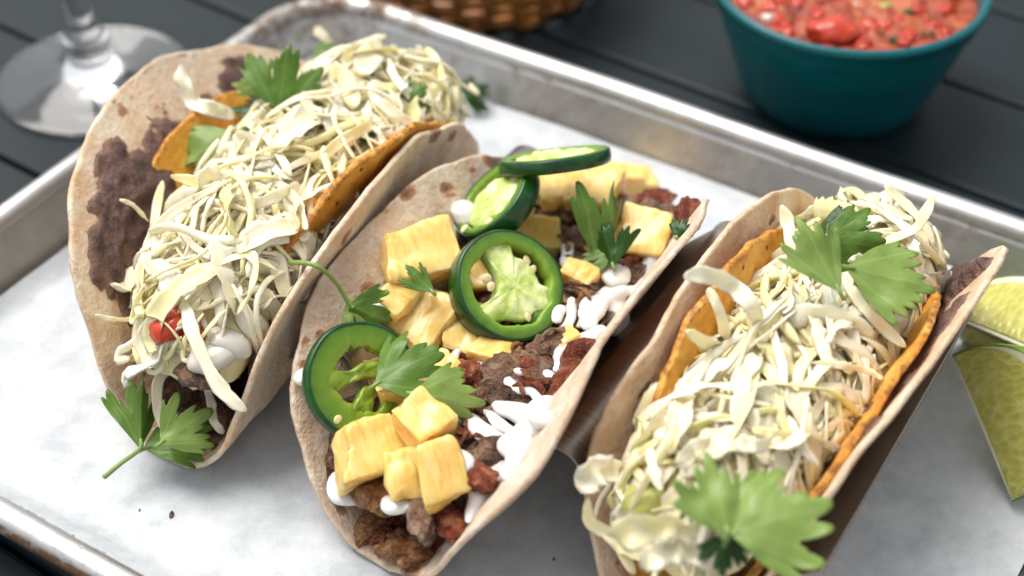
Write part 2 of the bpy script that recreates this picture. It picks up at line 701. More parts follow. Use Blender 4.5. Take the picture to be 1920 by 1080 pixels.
pv, pf = plank_mesh()
plank0 = mesh_obj('plank', pv, pf, M['table'], table, smooth=False)
rotp = basis(PX_, EZ)
for i in range(-9, 12):
    nn = .4955 + .0726 * i
    o = plank0 if i == -9 else plank0.copy()
    if i != -9:
        COL.objects.link(o)
        o.parent = table
    set_frame(o, PN * nn + PX_ * RNG.uniform(-.1, .1), rotp)

# ------------------------------------------------------------------ sheet pan and parchment
U0, U1, V0, V1 = -.3955, -.016, .196, .4735            # floor of the pan


def rrect(off, n=10, base=.022):
    r = base + off
    pts = []
    cs = [(U1 - base, V1 - base, 0), (U0 + base, V1 - base, 90), (U0 + base, V0 + base, 180), (U1 - base, V0 + base, 270)]
    for ci, (cu, cv, a0) in enumerate(cs):
        for k in range(n + 1):
            a = math.radians(a0 + 90 * k / n)
            pts.append((cu + r * math.cos(a), cv + r * math.sin(a)))
        nu, nv, na = cs[(ci + 1) % 4]
        a = math.radians(na)
        e = (nu + r * math.cos(a), nv + r * math.sin(a))
        s = pts[-1]
        for k in range(1, 24):
            pts.append((s[0] + (e[0] - s[0]) * k / 24, s[1] + (e[1] - s[1]) * k / 24))
    return pts


pan = empty('sheet_pan', uvz(-.2, .33, TABLE_Z))
tag(pan, 'worn aluminium sheet pan with rolled rim and brown stains', 'tray')


def pan_sweep(name, prof, floor=False, stain=None):
    v, f, st = [], [], []
    m_ = 0
    for off, z in prof:
        ring = rrect(off)
        m_ = len(ring)
        for (a, b_) in ring:
            p = uvz(a, b_, z)
            w = .0009 * nz(p, 14, 3) if off > .002 else 0
            v.append(p + EZ * w - pan.location)
            st.append(stain(a, b_, off, z) if stain else 0)
    f = grid_faces(len(prof), m_, True)
    if floor:
        f = [tuple(range(m_))] + f
    return mesh_obj(name, v, f, M['alu'], pan, attrs={'stain': st})


def stain_wall(a, b_, off, z):
    s = 0
    if b_ > V1 and z > .002:
        s = .55 + .35 * noise.noise(Vector((a * 30, z * 60, 0)))
    if a < U0 + .03 and b_ > V1 - .06:
        s = max(s, .66)
    return s


def stain_rim(a, b_, off, z):
    if b_ < V0 - .0185 and z < .0235 and -.31 < a < -.24:
        return 1.0
    if a < U0 + .06 and b_ > V1 - .05:
        return .78
    return .3


wall_p = [(0, 0)] + [(.004 * math.sin(math.radians(t)), .004 - .004 * math.cos(math.radians(t))) for t in (25, 50, 70)] + [(.0075, .010), (.0103, .0175), (.0118, .0215)]
solidify(pan_sweep('pan_body', wall_p, True, stain_wall), .0012, 1)
br, bc, bz = .0052, .0160, .0212
pan_sweep('rolled_rim', [(bc + br * math.cos(math.radians(t)), bz + br * math.sin(math.radians(t))) for t in range(180, -150, -22)], False, stain_rim)

# rain drops on the near rim
dv, df = [], []
for k in range(420):
    a = RNG.uniform(-.34, -.16)
    th = math.radians(RNG.uniform(25, 150))
    side = V0 - bc
    c = uvz(a, side + br * math.cos(th), bz + br * math.sin(th))
    nrm = (EV * math.cos(th) + EZ * math.sin(th)).normalized()
    r = RNG.choice([.0003, .0004, .0005, .0007])
    R_ = basis(nrm.orthogonal(), nrm)
    b0 = len(dv)
    for i in range(3):
        ph = i / 2 * math.pi / 2 * .9
        for j in range(6):
            q = 2 * math.pi * j / 6
            dv.append(c + R_ @ Vector((r * math.cos(ph) * math.cos(q), r * math.cos(ph) * math.sin(q), r * .7 * math.sin(ph))))
    for i in range(2):
        for j in range(6):
            df.append((b0 + i * 6 + j, b0 + i * 6 + (j + 1) % 6, b0 + (i + 1) * 6 + (j + 1) % 6, b0 + (i + 1) * 6 + j))
    df.append(tuple(b0 + 12 + j for j in range(6)))
tag(mesh_obj('rain_drops', dv, df, M['water']), 'tiny rain drops beaded along the near rim of the tray', 'water drops', kind='stuff')


def paper_h(a, b_):
    h = .0011 + .0008 * noise.noise(Vector((a * 16, b_ * 16, 2))) + .0004 * noise.noise(Vector((a * 45, b_ * 45, 5)))
    d = max(0, U0 + .006 - a, b_ - (V1 - .004), (V0 + .006 - b_) * 1.4)
    return h + d * .55


NU, NV = 120, 100
pu = np.linspace(U0 - .0005, U1 - .004, NU)
pvv = np.linspace(V0 - .006, V1 + .002, NV)
pverts = []
for a in pu:
    for b_ in pvv:
        wob = .0015 * noise.noise(Vector((a * 20, b_ * 20, 9)))
        pverts.append(uvz(a + wob, b_ + wob, max(.0006, paper_h(a, b_))))
pfaces = [fc[::-1] for fc in grid_faces(NU, NV)]
paper = mesh_obj('parchment_paper', pverts, pfaces, M['paper'])
tag(paper, 'white mottled parchment paper lining the tray', 'paper')
add_target(pverts, pfaces)
for (x, y, s) in [(322, 966, .0016), (1038, 1049, .0007), (262, 957, .0006)]:
    p = cast(x, y)
    bm = bmesh.new()
    bmesh.ops.create_icosphere(bm, subdivisions=2, radius=s)
    for w in bm.verts:
        w.co *= 1 + .4 * nz(w.co, 900, x)
        w.co.x *= .5
        w.co.z *= .4
    o = bm_obj('crumb', bm, M['beans'])
    o.location = p + EZ * s * .3
    tag(o, 'tiny dark crumb on the parchment, %s' % {322: 'largest of the three left of the middle taco', 1038: 'right under the middle taco', 262: 'leftmost near the tray rim'}[x], 'crumb')

# ------------------------------------------------------------------ taco holder
HV0, HV1 = .279, .409
R3, R2, R1, R0 = -.0665, -.1555, -.244, -.345           # wall, ridge, ridge, wall
HZ = .045


def holder_profile():
    pts = []

    def arc(cu, cz, r, a0, a1, n=10):
        for k in range(n + 1):
            a = math.radians(a0 + (a1 - a0) * k / n)
            pts.append((cu + r * math.cos(a), cz + r * math.sin(a)))
    slots = [-.294, (R1 + R2) / 2, (R2 + R3) / 2]
    sl = 13                                              # degrees from the vertical
    rv, rr = .013, .0088
    pts.append((R0, .033))
    for i, c in enumerate(slots):
        arc(c, .0025 + rv, rv, 180 + sl, 360 - sl)
        if i < 2:
            arc((R1, R2)[i], HZ - rr, rr, 180 - sl, sl)
    pts.append((R3, HZ - .001))
    return pts


hp = holder_profile()
hv, huv = [], []
acc = 0
NVH = 14
for i, (a, z) in enumerate(hp):
    if i:
        acc += math.hypot(a - hp[i - 1][0], z - hp[i - 1][1])
    for k in range(NVH):
        b_ = HV0 + (HV1 - HV0) * k / (NVH - 1)
        hv.append(uvz(a, b_, z))
        huv.append((b_ - HV0, acc))
hf = grid_faces(len(hp), NVH)
hf = [f[::-1] for f in hf]
holder = mesh_obj('taco_holder', hv, hf, M['steel'], uvs=huv)
solidify(holder, .0011, 0)
bv = holder.modifiers.new('edge', 'BEVEL')
bv.width = .0003
bv.segments = 2
bv.limit_method = 'ANGLE'
tag(holder, 'brushed steel wave shaped stand holding the three tacos', 'taco stand')
add_target(hv, hf)

# ------------------------------------------------------------------ folded rounds (tortillas, shells, bean layers)


class Fold:
    """a round of radius R folded along v; s runs across the fold (right positive), t along it"""

    def __init__(self, u0, v0, R, s0, aL, aR, arc, z0=.0045, tw=None, curlL=0., curlR=0., seed=0, wav=.0012, sq=2.0, bulge=()):
        self.__dict__.update(locals())
        self.rows = {}

    def a(self, f, t):
        return f(t) if callable(f) else f

    def pos(self, s, t):
        key = round(t / .001)
        if key not in self.rows:
            ds = .0005
            n = int(.14 / ds)
            tabs = []
            for side in (-1, 1):
                ang = math.radians(self.a(self.aL if side < 0 else self.aR, t))
                curl = self.curlL if side < 0 else self.curlR
                x = z = 0
                tab = [(0, 0)]
                for k in range(n):
                    q = (k + .5) * ds
                    th = ang * min(1, q / self.arc)
                    th = th + curl * max(0, q - self.arc)
                    x += math.cos(th) * ds * side
                    z += math.sin(th) * ds
                    tab.append((x, z))
                tabs.append(tab)
            self.rows[key] = tabs
        tab = self.rows[key][0 if s < 0 else 1]
        q = min(abs(s) / .0005, len(tab) - 2)
        i = int(q)
        fr = q - i
        x = tab[i][0] * (1 - fr) + tab[i + 1][0] * fr
        z = tab[i][1] * (1 - fr) + tab[i + 1][1] * fr
        u = self.u0 + (self.tw(t) if self.tw else 0) + x
        return u, self.v0 + t, self.z0 + z

    def point(self, s, t, off=0.0):
        u, v, z = self.pos(s, t)
        e = .001
        a = Vector(self.pos(s + e, t)) - Vector(self.pos(s - e, t))
        nrm = Vector((-a.z, 0, a.x)).normalized()
        w = self.wav * (noise.noise(Vector((s * 22 + self.seed, t * 22, self.seed))) + .5 * noise.noise(Vector((s * 60, t * 60 + self.seed, 3))))
        q = Vector((u, v, z)) + nrm * (off + w)
        return uvz(q.x, q.y, q.z)

    def radius(self, th):
        k = (abs(math.cos(th)) ** self.sq + abs(math.sin(th)) ** self.sq) ** (-1 / self.sq)
        for b0, amp, wd in self.bulge:
            d = (th - b0 + math.pi) % (2 * math.pi) - math.pi
            k *= 1 + amp * math.exp(-(d / wd) ** 2)
        return self.R * k * (1 + .022 * noise.noise(Vector((math.cos(th) * 1.6 + self.seed, math.sin(th) * 1.6, self.seed))) + .014 * noise.noise(Vector((math.cos(th) * 6, math.sin(th) * 6 + self.seed, 1))) + .007 * noise.noise(Vector((math.cos(th) * 18, math.sin(th) * 18 + self.seed, 1))))


def disc_grid(nr=64, nt=150, p=.8):
    """(rho, theta) samples of the round, denser at the edge"""
    return [(i / nr) ** p for i in range(nr + 1)], [2 * math.pi * j / nt for j in range(nt)]


def round_mesh(fold, off=0.0, thick=None, nr=60, nt=150, rs=1.0):
    rho, th = disc_grid(nr, nt)
    verts, st, faces = [], [], []
    for i, r in enumerate(rho):
        for a in th:
            if i == 0 and a > 0:
                continue
            R_ = fold.radius(a) * rs
            s, t = r * R_ * math.cos(a) + fold.s0, r * R_ * math.sin(a)
            o = off
            if thick:
                o = off + thick(s, t, r)
            verts.append(fold.point(s, t, o))
            st.append((s, t, r))
    for j in range(nt):
        faces.append((0, 1 + j, 1 + (j + 1) % nt))
    for i in range(1, nr):
        for j in range(nt):
            a, b_ = 1 + (i - 1) * nt + j, 1 + (i - 1) * nt + (j + 1) % nt
            faces.append((a, a + nt, b_ + nt, b_))
    return verts, faces, st


def make_tortilla(name, fold, mat, spots_px, seed, thick=.0019, nrand=16):
    verts, faces, st = round_mesh(fold, 0.0)
    bvh = BVHTree.FromPolygons(verts, faces)
    pts = []
    for (x, y, r, k) in spots_px:
        h = bvh.ray_cast(C_POS, ray(x, y))
        if h[0] is not None:
            pts.append((h[0], r * .95, k * 1.2))
    rg = random.Random(seed)
    for _ in range(nrand):
        i = rg.randrange(len(verts))
        pts.append((verts[i], rg.uniform(.001, .0026), rg.uniform(.4, .8)))
    mask = []
    for v in verts:
        m_ = 0
        for p, r, k in pts:
            d = (v - p).length / r
            if d < 1.6:
                d += .25 * noise.noise(v * 400)
                m_ = max(m_, k * max(0, min(1, 1.45 - d)))
        mask.append(m_)
    o = mesh_obj(name, verts, faces, mat, attrs={'spot': mask})
    solidify(o, thick, -1)
    add_target(verts, faces)
    return o


def lerp(a, b_, t):
    return a + (b_ - a) * max(0, min(1, t))


def flap_u(fold, t, z, side):
    """how far out a flap stands at height z"""
    fold.pos(0, t)
    for x, zz in fold.rows[round(t / .001)][0 if side < 0 else 1]:
        if fold.z0 + zz >= z:
            break
    return fold.u0 + (fold.tw(t) if fold.tw else 0) + x


# left taco
f1 = Fold(-.296, .332, .0945, -.014, lambda t: lerp(62, 44, (t + .08) / .12), lambda t: 76, .028,
          tw=lambda t: lerp(.013, -.002, (t + .09) / .12), curlL=-1.0, curlR=1.0, seed=1.3, wav=.002, sq=2.4)
# middle taco
f2 = Fold(-.201, .3285, .0895, .006, lambda t: lerp(50, 58, (t + .08) / .13), lambda t: lerp(61, 70, (t + .085) / .05), .026, curlL=-2.2, curlR=-2.5, seed=4.1, wav=.0018,
          tw=lambda t: lerp(.003, -.002, (t + .09) / .18), sq=2.5, bulge=((math.radians(-48), .10, .45),))
# right taco
f3 = Fold(-.1075, .353, .0915, .002, lambda t: lerp(60, 79, (t + .09) / .045), lambda t: lerp(73, 67, (t + .08) / .15), .026, curlL=-1.0, curlR=-.5, seed=8.7, wav=.0016, sq=2.5, bulge=((math.radians(140), -.02, .5), (math.radians(38), .05, .35)))

t1 = make_tortilla('tortilla', f1, M['tortilla_a'], [(812, 245, .004, 1), (840, 250, .003, .9), (900, 230, .004, 1), (755, 275, .003, .8), (700, 320, .003, .8), (230, 208, .003, .6), (640, 440, .003, .7)], 3)
tag(t1, 'peach flour tortilla of the left taco, inside smeared with dark beans', 'tortilla')
t2 = make_tortilla('tortilla', f2, M['tortilla_b'], [(790, 305, .0045, .95), (925, 297, .0045, 1.25), (762, 360, .0028, 1.1), (838, 352, .0022, 1.1), (845, 365, .0018, 1.0), (880, 318, .002, .6), (718, 400, .0018, .6),
                                                  (538, 760, .003, .8), (535, 785, .003, .8), (548, 800, .0025, .7), (640, 930, .003, .9), (640, 955, .002, .9), (655, 1052, .003, .8), (770, 1072, .003, 1), (920, 1000, .003, .8), (600, 625, .0018, .6), (570, 680, .0018, .7), (572, 640, .0015, .6), (612, 462, .002, .8), (690, 540, .003, .7)], 5, nrand=12)
tag(t2, 'grey brown flour tortilla of the middle taco, opened wide with brown spots', 'tortilla')
t3 = make_tortilla('tortilla', f3, M['tortilla_c'], [(1500, 440, .003, .6), (1560, 960, .003, .7)], 9, nrand=18)
tag(t3, 'tan flour tortilla of the right taco leaning on the steel stand', 'tortilla')


def bean_layer(fold, amount, label, seed):
    def th(s, t, r):
        k = amount(s, t)
        nn = noise.fractal(Vector((s * 40 + seed, t * 40, seed)), 1, 2, 4) + .6 * noise.noise(Vector((s * 150, t * 150, seed))) + .3 * noise.noise(Vector((s * 330, t * 330, seed)))
        e = 1 if r < .93 else 1 - (r - .93) / .05
        return max(-.0012, min(.0045, (k + nn * 1.5) * .0023 * e + .0009 * noise.noise(Vector((s * 500, t * 500, seed))) - (0 if r < .93 else (r - .93) * .03)))
    v, f, st = round_mesh(fold, 0.0, th, nr=84, nt=210, rs=.985)
    o = mesh_obj('bean_paste', v, f, M['beans'], attrs={'thin': [max(0, min(1, 1 - th(a, b_, q) / .0013)) for a, b_, q in st]})
    add_target(v, f)
    return tag(o, label, 'beans')


def amt1(s, t):
    if s < -.01:                   # smear up the left flap
        lim = lerp(-.090, -.080, (t + .03) / .06) if t < .035 else lerp(-.080, -.115, (t - .035) / .02)
        hi = 1.0 - max(0, lim + .012 - s) / .012
        return hi - max(0, (-t - .066) / .010)
    return .9


def amt3(s, t):
    if s > 0:
        e = .005 + .0885 * math.sqrt(max(0, 1 - (t / .0885) ** 2))
        return lerp(1.2, -.9, (s - (e - .022)) / .018) if t < .05 else 1.3
    e = -.005 + .0885 * math.sqrt(max(0, 1 - (t / .0885) ** 2))
    return lerp(1.0, -1.2, (-s - (e - .030)) / .016)


bean_layer(f1, amt1, 'lumpy purple brown bean paste smeared up the left flap of the left taco', 2.2)
bean_layer(f3, amt3, 'dark bean paste lining the right flap of the right taco', 5.5)


def make_shell(fold, label, seed):
    def th(s, t, r):
        return .0011 * noise.noise(Vector((s * 70, t * 70, seed))) + .0005 * noise.noise(Vector((s * 230, t * 230, seed)))
    v, f, st = round_mesh(fold, 0.0, th, nr=64, nt=220)
    o = mesh_obj('corn_shell', v, f, M['corn'], attrs={'edge': [max(0, (r - .9) / .1) for (_, _, r) in st]})
    solidify(o, .0026, 0)
    bvl = o.modifiers.new('edge', 'BEVEL')
    bvl.width = .0007
    bvl.segments = 2
    bvl.limit_method = 'ANGLE'
    bvl.angle_limit = math.radians(50)
    add_target(v, f)
    return tag(o, label, 'taco shell')


s1f = Fold(-.301, .338, .0775, .001, lambda t: 56, lambda t: 72, .022, z0=.011, curlR=.5, seed=12.1, wav=.0022)
s3f = Fold(-.1065, .345, .0795, -.001, lambda t: lerp(66, 79, (t + .085) / .05), lambda t: 70, .022, z0=.010, seed=15.6, wav=.0026)
make_shell(s1f, 'yellow corn shell with dark specks inside the left taco', 2)
make_shell(s3f, 'orange corn shell inside the right taco', 6)

# ------------------------------------------------------------------ cabbage


class Heap:
    def __init__(self, uc, vc, hw, hl, zb, top, seed, fold):
        self.__dict__.update(locals())

    def keep(self, u, v, z, m_=.003):
        """inside the flaps"""
        t = max(-.09, min(.09, v - self.fold.v0))
        return max(flap_u(self.fold, t, z, -1) + m_, min(flap_u(self.fold, t, z, 1) - m_, u))

    def z(self, u, v):
        a = (u - (self.uc(v) if callable(self.uc) else self.uc)) / self.hw
        b_ = (v - self.vc) / self.hl
        e = abs(a) ** 2.2 + abs(b_) ** 4
        w = .0035 * noise.noise(Vector((u * 60, v * 60, self.seed)))
        if e < 1:
            return self.zb + (self.top - self.zb) * (1 - e) ** .55 + w * (1 - e)
        d = (math.sqrt(e) - 1) * self.hw
        return max(.012, self.zb - d * 1.1)


def heap_core(h, name, label):
    n = 60
    v = []
    us = np.linspace(-1.02, 1.02, n)
    for a in us:
        for b_ in us:
            vv = h.vc + b_ * h.hl
            uu = (h.uc(vv) if callable(h.uc) else h.uc) + a * h.hw * math.sqrt(max(.08, 1 - b_ ** 4 * .8))
            z = h.z(uu, vv) - .007
            uu = h.keep(uu, vv, z, .006)
            v.append(uvz(uu, vv, z + .0016 * noise.noise(Vector((uu * 220, vv * 220, 1)))))
    f = [q[::-1] for q in grid_faces(n, n)]
    add_target(v, f)
    return v, f


def ribbon(path, width, thick, nrm0=None, twist=0.0, cup=.0, taper=.5, seed=0, frill=0.0):
    """solid strip along a path: returns verts, faces, along"""
    pts = [Vector(p) for p in path]
    m_ = len(pts)
    nrm = (nrm0 or EZ).copy()
    verts, along = [], []
    K = 8
    for i, p in enumerate(pts):
        t = (pts[min(i + 1, m_ - 1)] - pts[max(i - 1, 0)])
        t = t.normalized() if t.length > 1e-9 else Vector((1, 0, 0))
        nrm = nrm - t * nrm.dot(t)
        nrm = nrm.normalized() if nrm.length > 1e-6 else t.orthogonal().normalized()
        q = Matrix.Rotation(twist / m_, 3, t)
        nrm = q @ nrm
        side = t.cross(nrm)
        x = i / (m_ - 1)
        prof = min(1, (x + .04) / .22, (1.04 - x) / .22)
        w = width * ((1 - taper) + taper * prof ** .7) * (1 + .32 * noise.noise(Vector((x * 6, seed, 0))))
        if i in (0, m_ - 1):
            w *= .55
        for k in range(K):
            a = 2 * math.pi * k / K
            ca, sa = math.cos(a), math.sin(a)
            rag = 1 + .18 * noise.noise(Vector((x * 22, seed, 3 * ca)))
            off = side * (ca * w / 2 * rag) + nrm * (math.copysign(abs(sa) ** .8, sa) * thick / 2 + cup * w * (ca * ca - .5))
            if frill:
                off += nrm * frill * ca * math.sin(x * 17 + seed)
            verts.append(p + off)
            along.append(abs(x - .5) * 2)
    faces = grid_faces(m_, K, True)
    faces.append(tuple(range(K - 1, -1, -1)))
    faces.append(tuple((m_ - 1) * K + k for k in range(K)))
    return verts, faces, along


def random_shred(h, rg, lo, hi, bulk=False):
    while True:
        b_ = rg.uniform(-1, 1)
        v = h.vc + b_ * h.hl * .95
        a = rg.uniform(-1, 1)
        if abs(a) ** 2.2 + abs(b_) ** 4 < .9:
            break
    u = (h.uc(v) if callable(h.uc) else h.uc) + a * h.hw
    head = math.pi / 2 + rg.choice([0, math.pi]) + rg.gauss(0, .75)
    leafy = rg.random() < .33
    L = rg.uniform(.022, .056) if not leafy else rg.uniform(.016, .034)
    n = 17
    curv = rg.gauss(0, 17)
    over = 1.45 if rg.random() < .16 else 1.03
    off = rg.uniform(lo, hi)
    bow = rg.uniform(-.0005, .004)
    lift0, lift1 = max(0, rg.gauss(0, .002)), max(0, rg.gauss(0, .003))
    pts = []
    step = L / (n - 1)
    uu, vv = u, v
    for i in range(n):
        x = i / (n - 1)
        z = h.z(uu, vv) + off + bow * math.sin(math.pi * x) + lift0 * (1 - x) ** 3 + lift1 * x ** 3
        pts.append(uvz(h.keep(uu, vv, z), vv, z))
        un, vn = uu + math.cos(head) * step, vv + math.sin(head) * step
        c_ = h.uc(vn) if callable(h.uc) else h.uc
        if abs((un - c_) / h.hw) ** 2.2 + abs((vn - h.vc) / h.hl) ** 4 > over:
            head += .8                                   # stay in the heap
            un, vn = uu + math.cos(head) * step * .6, vv + math.sin(head) * step * .6
        uu, vv = un, vn
        head += curv * step + rg.gauss(0, .10)
    w = rg.uniform(.0015, .0039) if not leafy else rg.uniform(.0042, .0105)
    th = rg.uniform(.0006, .0012) if not leafy else .0005
    nrm = (EZ + EU * rg.gauss(0, .6) + EV * rg.gauss(0, .6)).normalized()
    r_ = ribbon(pts, w, th, nrm, twist=rg.gauss(0, 1.2), cup=rg.uniform(-.25, .3), taper=rg.uniform(.2, .85), seed=rg.random() * 50, frill=(rg.uniform(.0003, .0012) if leafy else .0002))
    third = 'front' if v < h.vc - h.hl / 3 else 'back' if v > h.vc + h.hl / 3 else 'middle'
    side = 'left' if a < -.33 else 'right' if a > .33 else 'centre'
    return r_ + (('broad ivory cabbage leaf piece' if leafy else 'narrow ivory cabbage strip' if w < .0025 else 'thick ivory cabbage strip') + ' in the %s %s of the heap' % (third, side),)


def fill_heap(h, where, group, n_ind, n_bulk, seed):
    rg = random.Random(seed)
    heap_v, heap_f = heap_core(h, 'core', '')
    V, Fc, AL, TN = list(heap_v), list(heap_f), [0.3] * len(heap_v), [.3] * len(heap_v)
    for _ in range(n_bulk):
        v, f, al, _l = random_shred(h, rg, -.0075, -.0015)
        b0 = len(V)
        V += v
        Fc += [tuple(b0 + i for i in q) for q in f]
        AL += al
        TN += [rg.random()] * len(v)
    o = mesh_obj('shredded_cabbage', V, Fc, M['cabbage'], attrs={'along': AL, 'tone': TN})
    tag(o, 'tangled mass of finely shredded cabbage deep in the %s' % where, 'cabbage', kind='stuff')
    for _ in range(n_ind):
        v, f, al, lab = random_shred(h, rg, -.0025, .003)
        c = sum(v, Vector()) / len(v)
        o = mesh_obj('cabbage_shred', [q - c for q in v], f, M['cabbage'], attrs={'along': al, 'tone': [rg.random()] * len(v)})
        o.location = c
        tag(o, '%s on the %s' % (lab, where), 'cabbage', group)


h1 = Heap(lambda v: lerp(-.288, -.306, (v - .26) / .09), .338, .0335, .092, .047, .070, 3.3, f1)
h3 = Heap(lambda v: lerp(-.111, -.1065, (v - .26) / .06), .350, .0295, .090, .048, .072, 6.1, f3)
fill_heap(h1, 'left taco', 'cabbage shreds heaped in the left taco', 150, 300, 21)
fill_heap(h3, 'right taco', 'cabbage shreds heaped in the right taco', 140, 280, 22)


def shred_px(px, width, label, lifts=None, thick=.0011, twist=0., cup=.1, frill=.0002, group=None, taper=.6, zmin=None):
    mid = len(px) // 2
    lf = lifts or [.002] * len(px)
    pts = cast_path(px[mid::-1], lf[mid::-1])[::-1] + cast_path(px[mid:], lf[mid:])[1:]
    path = spline(pts, 22)
    nrm = (C_POS - path[0]).normalized()
    v, f, al = ribbon(path, width * .86, min(thick, .0009), nrm, twist + .5, cup + .12, min(.95, taper + .15), seed=px[0][0] * .37, frill=frill + .0002)
    c = sum(v, Vector()) / len(v)
    o = mesh_obj('cabbage_shred', [q - c for q in v], f, M['cabbage'], attrs={'along': al, 'tone': [(px[0][0] % 97) / 200.] * len(v)})
    o.location = c
    return tag(o, label, 'cabbage', group)


# shreds of the left taco that stand out
shred_px([(345, 562), (360, 620), (395, 700), (430, 745), (462, 770)], .0050, 'thick white cabbage strip hanging over the front end of the left taco', [.006, .007, .010, .010, .008], .0016)
shred_px([(372, 690), (318, 692), (296, 720), (298, 775), (320, 812), (345, 818)], .0042, 'curled pale cabbage strip looping over the cilantro at the left taco front', [.008, .010, .011, .011, .011, .010], .0009)
shred_px([(385, 720), (398, 760), (402, 790), (420, 812)], .0034, 'short cabbage strip dangling beside the left taco front leaf', [.008, .009, .010, .006])
shred_px([(178, 590), (210, 598), (255, 596), (300, 575)], .0022, 'thin yellowish cabbage thread crossing the bean paste of the left taco', [.004, .006, .006, .004])
shred_px([(224, 374), (250, 385), (278, 415)], .0019, 'small curved cabbage thread sticking out left over the beans', [.005, .006, .004])
shred_px([(305, 340), (292, 400), (288, 470), (292, 550), (272, 612)], .0042, 'long upright cabbage strip along the left side of the left heap', [.004, .004, .004, .004, .004])
shred_px([(270, 590), (262, 640), (285, 690)], .0050, 'ragged white cabbage piece over the left taco front lip', [.006, .006, .006])
shred_px([(215, 675), (245, 672), (275, 655)], .0030, 'short cabbage scrap jutting left at the left taco front', [.006, .006, .006])
shred_px([(455, 470), (480, 490), (470, 545), (445, 590)], .0040, 'white cabbage strip bending down near the front of the left shell', [.008, .010, .010, .008])
shred_px([(320, 330), (390, 345), (460, 340), (500, 330)], .0048, 'flat cabbage strip below the pale cilantro leaf of the left taco', [.005, .007, .006, .005])
shred_px([(440, 250), (478, 285), (465, 325), (420, 340)], .0090, 'wide curled yellow green cabbage leaf beside the pale cilantro leaf', [.005, .008, .006, .004], .0007, cup=.35)
shred_px([(420, 390), (500, 375), (560, 345)], .0055, 'broad cabbage strip across the middle of the left heap', [.006, .010, .008])
shred_px([(520, 345), (560, 380), (575, 430)], .0040, 'bent cabbage strip in the middle of the left heap', [.008, .010, .006])
shred_px([(600, 300), (640, 265), (690, 235), (700, 215)], .0052, 'wide white cabbage strip near the back of the left heap', [.008, .009, .009, .006])
shred_px([(690, 175), (730, 205), (778, 235)], .0046, 'straight cabbage strip pointing down over the left corn shell', [.008, .010, .010])
shred_px([(680, 205), (705, 225), (722, 240)], .0034, 'shorter cabbage strip beside the one over the left corn shell', [.008, .009, .009])
shred_px([(590, 55), (605, 65), (620, 82)], .0050, 'pale cabbage tip at the very back of the left heap', [.006, .008, .006])
shred_px([(640, 110), (690, 100), (740, 130), (770, 165)], .0100, 'broad ruffled cabbage leaf at the back right of the left heap', [.008, .010, .010, .006], .0008, cup=.25, frill=.0012)
shred_px([(560, 170), (610, 130), (650, 95)], .0080, 'broad cabbage leaf behind the dark cilantro of the left taco', [.006, .008, .006], .0008, cup=.25, frill=.001)
shred_px([(335, 125), (345, 155), (360, 190), (400, 205), (440, 215)], .0070, 'ruffled cabbage piece on the back left edge of the left taco', [.012, .012, .010, .006, .006], .0008, frill=.0016)
shred_px([(790, 150), (800, 170), (805, 200)], .0030, 'cabbage tip poking out behind the left corn shell', [.010, .008, .006])
shred_px([(830, 145), (822, 170), (815, 195)], .0040, 'loose cabbage tip farthest right behind the left corn shell', [.010, .008, .006])
shred_px([(512, 130), (515, 165), (512, 195)], .0018, 'thin white cabbage thread over the dark cilantro of the left taco', [.016, .016, .014])
shred_px([(470, 210), (500, 195), (530, 215)], .0034, 'small white cabbage curl below the dark cilantro of the left taco', [.012, .014, .012])
# shreds of the right taco that stand out
shred_px([(1282, 520), (1320, 515), (1370, 535), (1410, 575), (1425, 620)], .0062, 'long pointed cabbage strip reaching left over the steel ridge', [.022, .020, .016, .012, .008], .0012, taper=.9)
shred_px([(1328, 540), (1352, 590), (1362, 640)], .0042, 'cabbage strip hanging below the pointed one at the steel ridge', [.016, .014, .010])
shred_px([(1288, 620), (1320, 640), (1360, 655)], .0050, 'short thick cabbage strip on the left side of the right heap', [.012, .012, .008])
shred_px([(1752, 365), (1735, 400), (1715, 430), (1670, 450), (1640, 465)], .0042, 'curved white cabbage strip standing up at the back of the right taco', [.034, .028, .022, .016, .008], .0013)
shred_px([(1710, 450), (1715, 475), (1725, 500)], .0050, 'short cabbage strip at the back right of the right taco', [.016, .014, .010])
shred_px([(1466, 385), (1480, 430), (1490, 490), (1500, 540)], .0058, 'upright cabbage strip left of the big cilantro on the right taco', [.020, .016, .012, .008], .0012, taper=.9)
shred_px([(1590, 490), (1610, 480), (1635, 475)], .0020, 'thin cabbage thread lying on the big cilantro leaf of the right taco', [.016, .016, .016])
shred_px([(1580, 520), (1620, 575), (1660, 615), (1698, 650)], .0050, 'straight cabbage strip pointing at the right bean edge', [.010, .013, .013, .012], .0015)
shred_px([(1520, 680), (1580, 685), (1625, 695), (1655, 710)], .0026, 'thin cabbage strip curving right over the right corn shell', [.008, .010, .012, .012], taper=.9)
shred_px([(1300, 700), (1285, 745), (1270, 800), (1250, 850)], .0080, 'broad white cabbage leaf at the left of the right heap', [.010, .012, .012, .008], .0009, cup=.3, frill=.001)
shred_px([(1220, 840), (1225, 880), (1240, 920)], .0036, 'short upright cabbage strip near the right taco front', [.010, .012, .010])
shred_px([(1270, 870), (1300, 835), (1345, 825)], .0036, 'arched cabbage strip in front of the right heap', [.008, .012, .008])
shred_px([(1400, 560), (1420, 660), (1400, 760), (1360, 840)], .0046, 'long cabbage strip down the middle of the right heap', [.006, .008, .010, .008])
shred_px([(1380, 830), (1420, 835), (1445, 830)], .0055, 'white cabbage piece touching the front cilantro of the right taco', [.012, .014, .012])
shred_px([(1480, 780), (1500, 830), (1535, 875)], .0034, 'cabbage strip slanting down to the front cilantro of the right taco', [.008, .010, .010])
shred_px([(1410, 805), (1450, 812), (1490, 812)], .0030, 'level cabbage strip above the front cilantro of the right taco', [.008, .010, .008])
